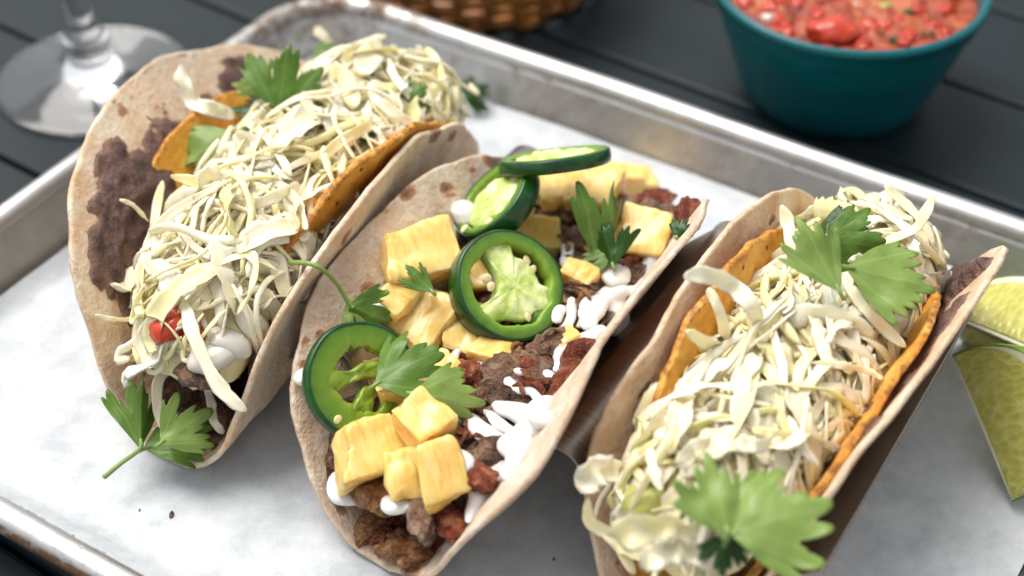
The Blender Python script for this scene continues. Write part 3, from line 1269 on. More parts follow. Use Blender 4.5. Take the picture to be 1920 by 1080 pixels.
shred_px([(1085, 920), (1120, 885), (1165, 880)], .0100, 'ruffled pale cabbage leaf on the front left edge of the right taco', [.014, .014, .012], .0008, cup=.2, frill=.0018)
shred_px([(1100, 935), (1108, 980), (1140, 1000), (1165, 1030), (1190, 1075)], .0046, 'wavy cabbage strip drooping at the front of the right taco', [.012, .014, .014, .014, .014], .0010, frill=.0008)
shred_px([(1150, 1010), (1210, 990), (1270, 990), (1310, 1000)], .0120, 'broad cabbage leaf at the bottom front of the right taco', [.018, .020, .020, .018], .0009, cup=.25, frill=.0016)
shred_px([(1200, 1060), (1260, 1030), (1320, 1040)], .0090, 'lowest broad cabbage leaf at the photo bottom in the right taco', [.018, .020, .018], .0009, cup=.25, frill=.0016)
shred_px([(1412, 1000), (1408, 1020), (1405, 1040)], .0042, 'small white cabbage stub below the front cilantro of the right taco', [.010, .012, .010])

# ------------------------------------------------------------------ bits of filling


def chunk(name, p, size, mat, seed, label, cat, group=None, amp=.35, sq=(1, 1, 1), rot=None, sub=3, fr=130, parent=None):
    bm = bmesh.new()
    bmesh.ops.create_icosphere(bm, subdivisions=sub, radius=1)
    for w in bm.verts:
        d = w.co.normalized()
        k = 1 + amp * noise.fractal(d * 1.6 + Vector((seed, seed * .7, 0)), 1, 2, 3) + amp * .3 * noise.noise(d * 6 + Vector((seed, 0, 0)))
        w.co = Vector((d.x * sq[0], d.y * sq[1], d.z * sq[2])) * (k * size)
    o = bm_obj(name, bm, mat, parent)
    rg = random.Random(seed)
    r = rot if rot is not None else Matrix.Rotation(rg.uniform(0, 6.3), 3, 'Z') @ Matrix.Rotation(rg.uniform(-.6, .6), 3, 'X')
    set_frame(o, p, r)
    return tag(o, label, cat, group)


# meat bed of the middle taco
def bed_z(u, v):
    a = (u + .200)
    e = max(0, (.262 - v) / .03)
    f_ = max(0, (v - .405) / .03)
    z = .034 + .17 * max(-.03, a) + .0045 * noise.fractal(Vector((u * 70, v * 70, 3)), 1, 2, 4)
    return z - .020 * min(1.5, e) - .012 * f_


nb = 70
bvv, bff = [], []
for i in range(nb):
    for j in range(nb):
        v = lerp(.2445, .425, j / (nb - 1))
        k = (v - .3285) / .0975
        half = math.sqrt(max(.02, 1 - k * k))
        zc = bed_z(-.2, v)
        ul, ur = flap_u(f2, v - f2.v0, zc - .002, -1), flap_u(f2, v - f2.v0, zc + .006, 1) - .0015
        u = lerp(max(ul, -.2 - .040 * half ** .45), ur, i / (nb - 1))
        bvv.append(uvz(u, v, bed_z(u, v)))
bff = [q[::-1] for q in grid_faces(nb, nb)]
bed = mesh_obj('pulled_pork', bvv, bff, M['porkdark'])
tag(bed, 'bed of dark pulled pork filling the fold of the middle taco', 'meat', kind='stuff')
add_target(bvv, bff)

rg = random.Random(77)
for k in range(120):
    j = rg.uniform(.02, .98)
    v = lerp(.250, .418, j)
    kk = (v - .3285) / .0975
    ur = flap_u(f2, v - f2.v0, bed_z(-.2, v) + .003, 1) - .006
    u = lerp(-.2 - .030 * math.sqrt(max(.05, 1 - kk * kk)) ** .5, ur, rg.random())
    p = uvz(u, v, bed_z(u, v) + rg.uniform(-.001, .002))
    mt = rg.choice(['pork', 'pork', 'porkdark', 'pork', 'bacon'])
    sq = (rg.uniform(.8, 1.7), rg.uniform(.6, 1), rg.uniform(.5, .9))
    zone = ('front' if v < .30 else 'back' if v > .36 else 'middle') + (' left' if u < -.2 else ' right')
    if mt == 'bacon':
        chunk('bacon_bit', p, rg.uniform(.0025, .0045), M[mt], 100 + k, 'small red brown bacon bit in the %s of the middle taco' % zone, 'bacon', 'bacon bits in the middle taco', .4, sq, sub=3)
    else:
        chunk('pork_shred', p, rg.uniform(.003, .006), M[mt], 100 + k, ('seared dark' if mt == 'porkdark' else 'tan') + ' pork shred in the %s of the middle taco' % zone, 'meat', 'pork shreds in the middle taco', .42, sq, sub=3)


rg = random.Random(91)
for k in range(130):
    v = rg.uniform(.250, .412)
    kk = (v - .3285) / .0975
    ur = flap_u(f2, v - f2.v0, bed_z(-.2, v) + .003, 1) - .006
    u = lerp(-.2 - .030 * math.sqrt(max(.05, 1 - kk * kk)) ** .5, ur, rg.random())
    zone = ('front' if v < .30 else 'back' if v > .36 else 'middle') + (' left' if u < -.2 else ' right')
    hd, L, cv = rg.uniform(0, 6.28), rg.uniform(.007, .019), rg.gauss(0, 40)
    pts = []
    lift = rg.uniform(.001, .004)
    for i in range(9):
        vv = max(.248, min(.416, v))
        uu = min(u, flap_u(f2, vv - f2.v0, bed_z(u, vv) + .003, 1) - .003)
        pts.append(uvz(uu, vv, bed_z(uu, vv) + lift + .002 * math.sin(i / 8 * math.pi)))
        u, v = u + math.cos(hd) * L / 8, v + math.sin(hd) * L / 8
        hd += cv * L / 8 + rg.gauss(0, .2)
    mt = rg.choice(['pork', 'pork', 'pork', 'porkdark', 'onion_fried', 'onion_fried', 'bacon', 'bacon'])
    if pts[0].dot(EV) < .285 and mt.startswith('pork'):
        mt = rg.choice(['bacon', 'onion_fried', 'pork'])
    v_, f_, _a = ribbon(pts, rg.uniform(.0014, .0034), rg.uniform(.0010, .0018), EZ, rg.gauss(0, 1), .1, .6, rg.random() * 40, .0003)
    v_ = [q + Vector((nz(q, 500), nz(q, 500, 5), nz(q, 500, 9))) * .0005 for q in v_]
    nm, lb = {'pork': ('pork_strand', 'tan stringy pork strand'), 'porkdark': ('pork_strand', 'dark stringy pork strand'), 'onion_fried': ('onion_strand', 'glossy fried onion strand'), 'bacon': ('bacon_strand', 'thin reddish bacon strand')}[mt]
    tag(mesh_obj(nm, v_, f_, M[mt]), '%s in the %s of the middle taco' % (lb, zone), nm.split('_')[0], 'strands in the middle taco filling')


def meat_px(x, y, size, mt, label, sq=(1.3, 1, .7), lift=.002, name='pork_piece', cat='meat', amp=.35):
    chunk(name, cast(x, y, lift), size, M[mt], x * .13 + y, label, cat, None, amp, sq, sub=4)


meat_px(1172, 580, .0095, 'pork', 'large tan pork piece beside the crema swirl', (1.3, 1, .7), .003)
meat_px(1150, 520, .0065, 'pork', 'pork piece right of the raw onion piece', (1.2, 1, .8))
meat_px(1085, 455, .0065, 'pork', 'pork piece between the pineapple cubes', (1, 1, .8))
meat_px(975, 705, .0085, 'pork', 'wide tan pork piece under the slanting crema stripe', (1.6, 1, .5))
meat_px(940, 745, .0075, 'porkdark', 'dark peppered pork piece beside the pale cilantro leaf', (1.3, 1, .6))
meat_px(1110, 500, .005, 'porkdark', 'dark pork piece above the large jalapeno ring right side', (1, 1, .8))
meat_px(925, 860, .0075, 'porkdark', 'dark seared pork piece under the front crema', (1.2, .9, .6), .001)
meat_px(820, 580, .0055, 'pork', 'pork piece left of the large jalapeno ring', (1, 1, .8), .001)
# fried onion, bacon and char at the front end
meat_px(700, 925, .0070, 'onion_fried', 'orange brown fried onion piece at the left of the front pork', (1.2, .8, .7), .003, 'fried_onion', 'onion')
meat_px(702, 975, .0070, 'onion_fried', 'glossy fried onion strip curling down at the middle taco front', (.6, 1.5, .6), .002, 'fried_onion', 'onion')
meat_px(735, 965, .0060, 'bacon', 'red brown bacon lump at the middle taco front', (1, 1.2, .7), .002, 'bacon_piece', 'bacon')
meat_px(790, 960, .0075, 'pork', 'greyish pork strip at the middle taco front', (1.6, .7, .6), .003)
meat_px(770, 1025, .0090, 'onion_fried', 'large glossy orange brown piece lowest in the middle taco', (1.2, 1, .6), .003, 'fried_onion', 'onion')
meat_px(810, 1000, .0070, 'bacon', 'bacon piece beside the charred bit', (1, 1.3, .7), .003, 'bacon_piece', 'bacon')
meat_px(842, 975, .0065, 'bacon', 'bacon piece at the right of the front pork', (.7, 1.4, .6), .003, 'bacon_piece', 'bacon')
meat_px(720, 1005, .0060, 'bacon', 'bacon piece along the left fold at the middle taco front', (.8, 1.3, .6), .002, 'bacon_piece', 'bacon')
meat_px(783, 1000, .0030, 'char', 'black charred bit at the front of the middle taco', (.8, 1.3, .7), .008, 'charred_bit', 'char')
meat_px(895, 895, .0065, 'bacon', 'bacon piece under the front right pineapple', (.8, 1.3, .6), .004, 'bacon_piece', 'bacon')
meat_px(880, 700, .0060, 'bacon', 'dark red bacon piece left of the slanting crema stripe', (.8, 1.2, .7), .004, 'bacon_piece', 'bacon')
meat_px(1225, 378, .0065, 'bacon', 'bacon piece behind the right pineapple cube', (1.3, .8, .7), .004, 'bacon_piece', 'bacon')
meat_px(1290, 405, .0060, 'bacon', 'bacon piece at the back end by the right tortilla edge', (.8, 1.2, 1), .004, 'bacon_piece', 'bacon')
meat_px(1000, 690, .004, 'bacon', 'small bacon piece right of the slanting crema stripe', (1, 1.2, .7), .003, 'bacon_piece', 'bacon')


def bacon_strip(px, width, label, lifts):
    path = spline(cast_path(px, lifts), 26)
    v, f, al = ribbon(path, width, .0030, (C_POS - path[0]).normalized(), .5, .1, .3, 5, .0012)
    v = [q + Vector((nz(q, 300), nz(q, 300, 5), nz(q, 300, 9))) * .0014 for q in v]
    o = mesh_obj('bacon_strip', v, f, M['bacon'])
    return tag(o, label, 'bacon')


bacon_strip([(1112, 648), (1075, 670), (1062, 710), (1040, 745), (1022, 772)], .0085, 'curved red brown bacon strip against the right tortilla flap', [.006, .007, .007, .006, .005])

# raw onion, tomato, avocado
chunk('onion_piece', cast(1155, 515, .005), .0055, M['onion'], 3, 'translucent white onion square right of the large jalapeno ring', 'onion', None, .1, (1.2, 1, .45))
chunk('onion_piece', cast(400, 665, .001), .0080, M['onion'], 5, 'translucent onion piece at the front of the left heap', 'onion', None, .12, (1.2, 1, .6))
chunk('onion_piece', cast(432, 645, .001), .0065, M['onion'], 8, 'smaller onion piece near the front of the left corn shell', 'onion', None, .12, (.8, 1.2, .6))
chunk('tomato_piece', cast(316, 612, .003), .0060, M['tomato'], 6, 'red tomato piece peeking out at the front of the left heap', 'tomato', None, .15, (1, 1.2, .7))
chunk('tomato_piece', cast(368, 628, .001), .0030, M['tomato'], 9, 'tiny tomato sliver in the middle of the left heap front', 'tomato', None, .2)
chunk('avocado_piece', cast(1212, 940, .001), .0065, M['avocado'], 4, 'pale green avocado piece near the front of the right taco', 'avocado', None, .15, (1, 1.2, .8))
for k, (x, y, s) in enumerate([(350, 735, .009), (400, 765, .008), (435, 775, .006), (330, 715, .006), (370, 700, .006)]):
    chunk('pork_piece', cast(x, y, .002), s, M['porkdark'], 40 + k, 'dark meat lump %s' % ['lowest in the left taco front', 'right of the front leaf of the left taco', 'rightmost in the left taco front', 'leftmost under the left taco shreds', 'highest under the left taco front shreds'][k], 'meat', 'dark meat in the front end of the left taco', .35, (1.2, 1, .7))

# ------------------------------------------------------------------ pineapple


def pineapple(x, y, size, dims, yaw, seed, label, lift=.004, tilt=0.0, pitch=0.0, taper=0.0):
    rg_ = random.Random(seed)
    bm = bmesh.new()
    sl = rg_.uniform(.0, .45)
    for i in (-1, 1):
        for j in (-1, 1):
            for k in (-1, 1):
                c = Vector((i * (1 - taper * (j + 1) / 2), j, k * (1 - (sl if i > 0 else 0))))
                c += Vector((rg_.uniform(-.3, .3), rg_.uniform(-.28, .28), rg_.uniform(-.22, .22)))
                bm.verts.new(Vector((c.x * dims[0], c.y * dims[1], c.z * dims[2])) * size * .88)
    # the rounded outer side of the fruit
    for a in (-.6, 0, .6):
        bm.verts.new(Vector((a * dims[0], (1.18 - a * a * .4) * dims[1], rg_.uniform(-.5, .5) * dims[2])) * size * .88)
    bmesh.ops.convex_hull(bm, input=bm.verts[:])
    bmesh.ops.dissolve_limit(bm, angle_limit=R_(14), verts=bm.verts[:], edges=bm.edges[:])
    bmesh.ops.bevel(bm, geom=bm.edges[:], offset=.0007, segments=2, affect='EDGES', profile=.6, clamp_overlap=True)
    bmesh.ops.triangulate(bm, faces=bm.faces[:])
    for _ in range(3):
        bmesh.ops.subdivide_edges(bm, edges=[e for e in bm.edges if e.calc_length() > .0016], cuts=1)
        bmesh.ops.triangulate(bm, faces=bm.faces[:])
    bmesh.ops.recalc_face_normals(bm, faces=bm.faces[:])
    bm.normal_update()
    mv = {}
    for w in bm.verts:
        c = w.co
        # juicy fibres run along local y and fan out a little
        fan = c.x * 900 / (1 + 25 * (c.y + size))
        g = noise.noise(Vector((fan * .9, c.y * 70, c.z * 500 + seed))) * .00055 + noise.noise(c * 260 + Vector((seed, 0, 0))) * .0007 + noise.noise(c * 90 + Vector((0, seed, 0))) * .0012
        mv[w] = w.normal * g
    for w, d in mv.items():
        w.co += d
    o = bm_obj('pineapple_chunk', bm, M['pine'])
    r = Matrix.Rotation(yaw, 3, 'Z') @ Matrix.Rotation(tilt, 3, 'X') @ Matrix.Rotation(pitch, 3, 'Y')
    set_frame(o, cast(x, y, lift), r)
    return tag(o, label, 'pineapple')


R_ = math.radians
pineapple(1150, 335, .0095, (1.3, .8, .9), R_(-15), 11, 'pineapple chunk at the back under the flat jalapeno slice', .006)
pineapple(1050, 365, .0100, (1, .9, .9), R_(20), 12, 'deep yellow pineapple chunk left of the bright cube', .005)
pineapple(1112, 378, .0105, (1.0, .9, 1.0), R_(-8), 13, 'bright pineapple cube behind the folded cilantro leaf', .009)
pineapple(1212, 448, .0108, (1.05, .95, .75), R_(-20), 14, 'big pineapple cube leaning on the right tortilla flap', .007, R_(28))
pineapple(995, 445, .0110, (1.15, .8, .8), R_(-12), 15, 'pineapple chunk behind the large jalapeno ring', .003, R_(15))
pineapple(965, 405, .0080, (1, 1, .9), R_(15), 16, 'pineapple chunk half hidden behind the tilted jalapeno slice', .003)
pineapple(1082, 525, .0075, (1.0, .8, .8), R_(-30), 17, 'small pineapple piece touching the right of the large jalapeno ring', .002)
pineapple(785, 480, .0132, (1.25, .82, .62), R_(22), 18, 'largest flat pineapple wedge on the left flap', .006, R_(25), taper=.2)
pineapple(788, 600, .0118, (1.05, 1.0, .8), R_(-25), 19, 'pineapple chunk between the two jalapeno rings', .005, R_(22))
pineapple(885, 630, .0100, (.9, 1.1, .7), R_(-10), 20, 'flat pineapple piece under the large jalapeno ring', .003, R_(20))
pineapple(898, 520, .0085, (1, 1, .6), R_(12), 27, 'pineapple piece seen through the left hole of the large jalapeno ring', .004, R_(20))
pineapple(760, 725, .0110, (1, 1, .8), R_(15), 21, 'pineapple chunk under the dark cilantro leaf', .005)
pineapple(690, 842, .0106, (1.1, .85, .8), R_(25), 22, 'pineapple wedge lowest on the left flap below the lower jalapeno', .007, R_(28), taper=.25)
pineapple(768, 895, .0090, (.85, 1.0, .7), R_(5), 23, 'pineapple piece squeezed between the front two chunks', .005, R_(35))
pineapple(828, 890, .0098, (.85, 1.05, .75), R_(20), 24, 'front right pineapple chunk above the fried pork', .009, R_(35))
pineapple(790, 797, .0090, (.95, .9, .9), R_(40), 25, 'rounded pineapple piece on top of the front cluster', .013, R_(15))
pineapple(1195, 345, .0065, (1, 1, .8), R_(10), 26, 'small pale pineapple piece at the back right', .003)

pineapple(930, 665, .0070, (1.2, .8, .7), R_(-25), 31, 'pineapple sliver under the lower edge of the large jalapeno ring', .003)
pineapple(1060, 640, .0060, (1, .8, .7), R_(35), 32, 'tiny pineapple bit right of the bottom of the large ring', .002)
pineapple(745, 560, .0075, (1, .9, .7), R_(50), 28, 'small pineapple piece left of the chunk between the rings', .003, R_(20))
pineapple(840, 700, .0070, (1, .8, .7), R_(-40), 29, 'small pineapple piece behind the pale cilantro leaf', .004)
pineapple(1105, 470, .0065, (1, .8, .7), R_(60), 30, 'tiny pineapple piece under the folded cilantro leaf', .002)

# ------------------------------------------------------------------ jalapeno slices


def jal_slice(x, y, R, thick, nrm, roll, seed, label, lift, memb, at_z, seeds, flesh='jal_flesh', wall=.26, sx=1.0):
    """memb: polygons of pale membrane; at_z: height of the centre when it is not laid on something"""
    root = empty('jalapeno_slice')
    tag(root, label, 'jalapeno')
    n = 72
    th = [2 * math.pi * k / n for k in range(n)]
    ro = [R * (1 + .035 * noise.noise(Vector((math.cos(a) * 1.3 + seed, math.sin(a) * 1.3, seed)))) for a in th]
    ri = [r * (1 - wall * (1 + .25 * noise.noise(Vector((math.cos(a) * 2.4, math.sin(a) * 2.4 + seed, 4))) + .16 * noise.noise(Vector((math.cos(a) * 8, math.sin(a) * 8 + seed, 2))))) for r, a in zip(ro, th)]

    def ringmesh(prof):
        v = []
        for fn in prof:
            for k, a in enumerate(th):
                r, z = fn(k)
                v.append(Vector((math.cos(a) * r * sx, math.sin(a) * r, z)))
        return v, grid_faces(len(prof), n, True)
    h = thick / 2
    sk = .0011
    prof = [lambda k: (ro[k] - sk, -h), lambda k: (ro[k] - sk * .3, -h * .99), lambda k: (ro[k] + .0001, -h * .86), lambda k: (ro[k] + .0004, 0),
            lambda k: (ro[k] + .0001, h * .86), lambda k: (ro[k] - sk * .3, h * .99), lambda k: (ro[k] - sk, h)]
    v, f = ringmesh(prof)
    mesh_obj('skin', v, f, M['jal_skin'], root)
    prof = [lambda k: (ro[k] - sk, -h), lambda k: (ri[k], -h), lambda k: (ri[k] * .98, 0), lambda k: (ri[k], h * .90), lambda k: (ri[k] * 1.03, h * 1.0),
            lambda k: (ri[k] * .6 + ro[k] * .4 - .0003 + .0002 * math.sin(k), h * 1.03), lambda k: (ro[k] - sk * 1.6, h * 1.02), lambda k: (ro[k] - sk, h)]
    v, f = ringmesh(prof)
    rad = []
    for fi, base in enumerate((1, 0, 0, .05, .15, .5, .85, 1)):
        rad += [base] * n
    mesh_obj('flesh', v, f, M[flesh], root, attrs={'radial': rad})
    for poly, zz, mat in memb:
        pts = [Vector((px * R * sx, py * R, 0)) for px, py in poly]
        c = sum(pts, Vector()) / len(pts)
        # smooth closed outline
        m_ = len(pts)
        outl = []
        for k in range(m_):
            a, b_, d, e = pts[k - 1], pts[k], pts[(k + 1) % m_], pts[(k + 2) % m_]
            for q in range(5):
                t = q / 5
                outl.append(.5 * ((2 * b_) + (d - a) * t + (2 * a - 5 * b_ + 4 * d - e) * t * t + (3 * b_ - a - 3 * d + e) * t ** 3))
        V = []
        rings = [(1.0, -h * .6), (1.04, -h * .1), (1.0, zz * h - .0006), (.93, zz * h), (.7, zz * h + .0004), (.4, zz * h + .0005), (.1, zz * h + .0004)]
        for sc, z in rings:
            for p in outl:
                q = c + (p - c) * sc
                V.append(Vector((q.x, q.y, z + .0016 * noise.noise(Vector((q.x * 260, q.y * 260, seed))) + .0006 * noise.noise(Vector((q.x * 700, q.y * 700, seed))))))
        Fm = grid_faces(len(rings), len(outl), True)
        Fm.append(tuple((len(rings) - 1) * len(outl) + k for k in range(len(outl))))
        rr_ = [min(1, (Vector((p.x, p.y, 0)).length / R) * .6) for p in V]
        mesh_obj('membrane', V, Fm, M[mat], root, attrs={'radial': rr_})
    for (px, py, a, s, zz) in seeds:
        bm = bmesh.new()
        bmesh.ops.create_uvsphere(bm, u_segments=12, v_segments=8, radius=1)
        for w in bm.verts:
            w.co = Vector((w.co.x * s * (1 - .15 * w.co.y), w.co.y * s * .8, w.co.z * s * .32))
        o = bm_obj('seed', bm, M['seed'], root)
        mtx = (Matrix.Rotation(a, 3, 'Z') @ Matrix.Rotation(.3, 3, 'X')).to_4x4()
        mtx.translation = Vector((px * R * sx, py * R, zz * h))
        o.matrix_local = mtx
    nrm = nrm.normalized()
    xax = (C_RT - nrm * C_RT.dot(nrm)).normalized()
    rot = basis(xax, nrm) @ Matrix.Rotation(roll, 3, 'Z')
    set_frame(root, on_plane(x, y, at_z) if at_z else cast(x, y, lift), rot)
    return root


TOC = -C_FWD
jal_slice(950, 540, .0200, .0095, TOC * 1.0 + C_RT * .42 + C_UP * .30, 0, 3, 'large jalapeno ring with seeds lying in the middle of the middle taco', .017,
          [([(-.48, .70), (-.02, .80), (.10, .56), (.38, .44), (.56, .14), (.80, -.02), (.80, -.40), (.50, -.40), (.30, -.56), (.00, -.56), (-.42, -.68), (-.58, -.46), (-.30, -.25), (-.20, .06), (-.34, .36)], .62, 'jal_memb')], None,
          [(-.42, .10, .4, .0020, .5), (-.35, -.05, 1.0, .0019, .62), (.34, .52, 2.0, .0019, .4), (.45, .36, 1.2, .0017, .5), (.33, -.52, 1.5, .0018, .7)])
jal_slice(678, 714, .0195, .0055, TOC * 1.0 + C_RT * .52 + C_UP * .20, .25, 9, 'lower left jalapeno ring leaning on the left tortilla flap', .010,
          [([(-.70, .30), (-.25, .20), (.10, .30), (.42, .20), (.30, .02), (.02, .02), (-.25, -.02), (-.70, -.15)], .8, 'jal_flesh_dark'),
           ([(-.45, -.62), (-.20, -.30), (.00, -.10), (.18, -.16), (.10, -.42), (-.10, -.72)], .75, 'jal_flesh_dark'),
           ([(.70, .30), (.40, .16), (.30, -.12), (.70, -.35)], .7, 'jal_flesh_dark')], None,
          [(-.62, -.55, .5, .0017, 1.05)], 'jal_flesh_dark', .46)
jal_slice(934, 381, .0172, .0080, TOC * .46 - C_RT * .62 + C_UP * .52, .2, 15, 'tilted jalapeno slice standing behind the large ring', .012,
          [([(-.72, .1), (-.3, .55), (.2, .6), (.7, .2), (.6, -.35), (.1, -.6), (-.5, -.5)], .75, 'jal_memb')], None,
          [(.80, .35, .3, .0018, 1.0), (-.82, -.30, .3, .0018, 1.0), (-.2, -.75, .2, .0016, 1.0)], 'jal_flesh', .22)
jal_slice(1040, 301, .0205, .0050, TOC * .19 - C_RT * .12 + C_UP * .97, .2, 22, 'flat jalapeno slice at the back resting on the pineapple', .012,
          [([(-.72, .1), (-.3, .60), (.3, .62), (.74, .2), (.62, -.40), (.1, -.62), (-.5, -.5)], .85, 'jal_memb')], .064,
          [(-.2, .5, .3, .0018, 1.0), (-.6, -.1, .9, .0017, 1.0)], 'jal_flesh', .24)

# ------------------------------------------------------------------ cilantro


def leaf_mesh(L, seed, spread=72, lobes=3, wide=1.0, fold=.10, curl=-.18, ripple=.20, depth=.52):
    nt, nr = 150, 12
    rg_ = random.Random(seed)
    A = R_(spread * 1.12)
    cen = [-A * .62, 0, A * .62]
    main = [(-A * .33 + rg_.uniform(-.05, .05), depth * rg_.uniform(.8, 1.1)), (A * .33 + rg_.uniform(-.05, .05), depth * rg_.uniform(.8, 1.1))]
    minor = []
    for c in cen:
        for k in (-1, 1):
            minor.append((c + k * A * .13 + rg_.uniform(-.04, .04), rg_.uniform(.14, .30)))
    nteeth = rg_.uniform(8.5, 11)
    ph0 = rg_.uniform(0, 3)
    bx, by = rg_.uniform(-.35, .35), rg_.uniform(-.6, .1)
    verts, vein = [], []
    for i in range(nr + 1):
        rho = (i / nr)
        for j in range(nt + 1):
            a = -A + 2 * A * j / nt
            r = 1.0 - .34 * (abs(a) / A) ** 2.2
            for m_, d in main:
                r *= 1 - d * math.exp(-(abs(a - m_) / .10) ** 1.2)
            for m_, d in minor:
                r *= 1 - d * math.exp(-(abs(a - m_) / .06) ** 1.2)
            r *= 1 + .14 * (abs(math.sin(a * nteeth + ph0)) ** .6 - .6) + .05 * noise.noise(Vector((a * 7, seed, 0)))
            r *= max(.45, 1 - max(0, (abs(a) - A * .88) / (A * .12)) * .5)
            rr = r * rho * L
            x, y = rr * math.cos(a), rr * math.sin(a) * wide
            bi = min(range(3), key=lambda k: abs(a - cen[k]))
            z = -fold * abs(y) + curl * L * (x / L) ** 2
            q = min(1.0, rr / L)                         # height follows the place on the blade, not the teeth
            z += ripple * L * q * noise.noise(Vector((x / L * 1.8, y / L * 1.8 + seed, seed))) + bx * y * q + by * L * (y / L) ** 2
            z += .035 * L * noise.noise(Vector((x / L * 5, y / L * 5, seed))) + .05 * L * q ** 3 * noise.noise(Vector((x / L * 3, y / L * 3, seed + 3)))
            verts.append(Vector((x, y, z)))
            dmid = abs(rr * math.sin(a - cen[bi]))
            vv = math.exp(-(dmid / (L * (.010 + .012 * (1 - rho)))) ** 2)
            ph = (rho * 6 - dmid / L * 11)
            side = math.exp(-((ph - round(ph)) / .12) ** 2) * .45 * (1 if dmid > .012 * L else 0)
            vein.append(max(vv, side))
    faces = grid_faces(nr + 1, nt + 1)
    return verts, faces, vein


def leaf(base, tip, mat, seed, label=None, lb=.004, lt=.006, tilt=0.0, parent=None, stem_px=None, stem_l=.004, root=None, name='cilantro_leaf', **kw):
    pb = cast(base[0], base[1], lb)
    zz = ((C_POS - pb).normalized() * .75 + EZ * .35).normalized()
    pt = on_facing(tip[0], tip[1], pb, zz) + zz * (lt - lb)
    L = (pt - pb).length
    x = (pt - pb).normalized()
    rot = basis(x, zz) @ Matrix.Rotation(tilt, 3, 'X')
    v, f, vn = leaf_mesh(L, seed, **kw)
    if root is None:
        root = empty('cilantro_sprig' if stem_px else 'cilantro', pb)
        if label:
            tag(root, label, 'cilantro')
    v = [rot @ q + pb - root.location for q in v]
    o = mesh_obj('leaf', v, f, M[mat], root, attrs={'vein': vn})
    solidify(o, .00022, 0)
    if stem_px:
        pts = [cast(a, b_, stem_l) for a, b_ in stem_px] + [pb, pb + x * L * .12]
        path = spline(pts, 18)
        v, f = tube([p - root.location for p in path], [.0009 - .0002 * i / 17 for i in range(18)], 8)
        mesh_obj('stem', v, f, M['stem'], root)
    else:
        path = [pb - x * L * .10, pb, pb + x * L * .10]
        v, f = tube([p - root.location for p in path], [.0006, .0007, .0004], 6)
        mesh_obj('stem', v, f, M['stem'], root)
    return root


# middle taco
leaf((703, 722), (826, 645), 'leaf_mid', 31, 'dark fan shaped cilantro leaf covering the right of the lower jalapeno ring', .018, .022, R_(-25), lobes=3, spread=52)
leaf((776, 738), (920, 748), 'leaf_pale', 33, 'pale cilantro leaf lying below the middle of the middle taco', .020, .014, R_(0), spread=48, wide=1.0, depth=.35)
sp = leaf((655, 572), (735, 605), 'leaf_mid', 35, 'cilantro sprig with a long arched stem over the left flap edge', .006, .004, R_(20), stem_px=[(543, 492), (590, 497), (630, 530)], stem_l=.008, spread=62, ripple=.3)
leaf((650, 560), (700, 620), 'leaf_pale', 36, None, .004, .006, R_(-30), root=sp, spread=45)
leaf((812, 548), (758, 490), 'leaf_mid', 37, 'small cilantro bit between the flat pineapple wedge and the large ring', .016, .018, R_(25), spread=40)
sp = leaf((1120, 492), (1180, 362), 'leaf_mid', 39, 'folded cilantro leaf standing between the two pineapple cubes', .010, .024, R_(50), spread=38, fold=.7)
leaf((1150, 500), (1120, 415), 'leaf_dark', 40, None, .010, .014, R_(-30), root=sp, spread=48, fold=.5)
leaf((1150, 470), (1085, 485), 'leaf_mid', 41, None, .010, .010, R_(10), root=sp, spread=50)
leaf((950, 640), (990, 665), 'leaf_mid', 43, 'cilantro tip showing under the bottom of the large jalapeno ring', .004, .004, 0, spread=60)
leaf((985, 600), (1040, 575), 'leaf_mid', 44, 'cilantro leaf seen through the large jalapeno ring', .004, .006, 0, spread=60)
leaf((1268, 445), (1288, 412), 'leaf_dark', 45, 'small dark cilantro bit at the back by the right tortilla edge', .008, .010, 0, spread=60)
leaf((618, 668), (600, 640), 'leaf_pale', 46, 'tiny cilantro tip left of the lower jalapeno ring', .005, .005, 0, spread=55)
# left taco
sp = leaf((520, 215), (545, 78), 'leaf_mid', 51, 'bunch of cilantro leaves at the back of the left heap', .014, .020, R_(10), spread=48, stem_px=[(498, 250), (505, 235)], stem_l=.012)
leaf((585, 122), (652, 78), 'leaf_mid', 52, None, .016, .018, R_(-20), root=sp, spread=50)
leaf((512, 172), (468, 112), 'leaf_pale', 53, None, .012, .016, R_(20), root=sp, spread=60)
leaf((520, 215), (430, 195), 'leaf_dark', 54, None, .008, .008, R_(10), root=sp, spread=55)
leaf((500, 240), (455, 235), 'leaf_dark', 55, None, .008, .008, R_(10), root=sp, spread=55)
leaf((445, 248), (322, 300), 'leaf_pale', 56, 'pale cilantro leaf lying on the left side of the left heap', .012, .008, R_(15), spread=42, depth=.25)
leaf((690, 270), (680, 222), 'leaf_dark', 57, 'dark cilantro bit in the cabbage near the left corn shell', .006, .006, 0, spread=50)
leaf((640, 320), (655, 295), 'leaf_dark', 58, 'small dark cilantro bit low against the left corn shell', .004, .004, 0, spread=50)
leaf((750, 190), (800, 165), 'leaf_mid', 59, 'cilantro bit among the cabbage at the back right of the left heap', .006, .010, 0, spread=60)
leaf((870, 185), (915, 165), 'leaf_dark', 60, 'dark cilantro leaf at the far tip of the left corn shell', .006, .010, 0, spread=75)
sp = leaf((262, 842), (278, 685), 'leaf_mid', 61, 'cilantro sprig hanging out of the front end of the left taco', .016, .016, R_(40), stem_px=[(195, 895), (225, 870)], stem_l=.012, spread=34, fold=.5)
leaf((270, 842), (400, 790), 'leaf_mid', 62, None, .014, .016, R_(-20), root=sp, spread=46)
leaf((300, 832), (395, 765), 'leaf_pale', 63, None, .018, .020, R_(0), root=sp, spread=50)
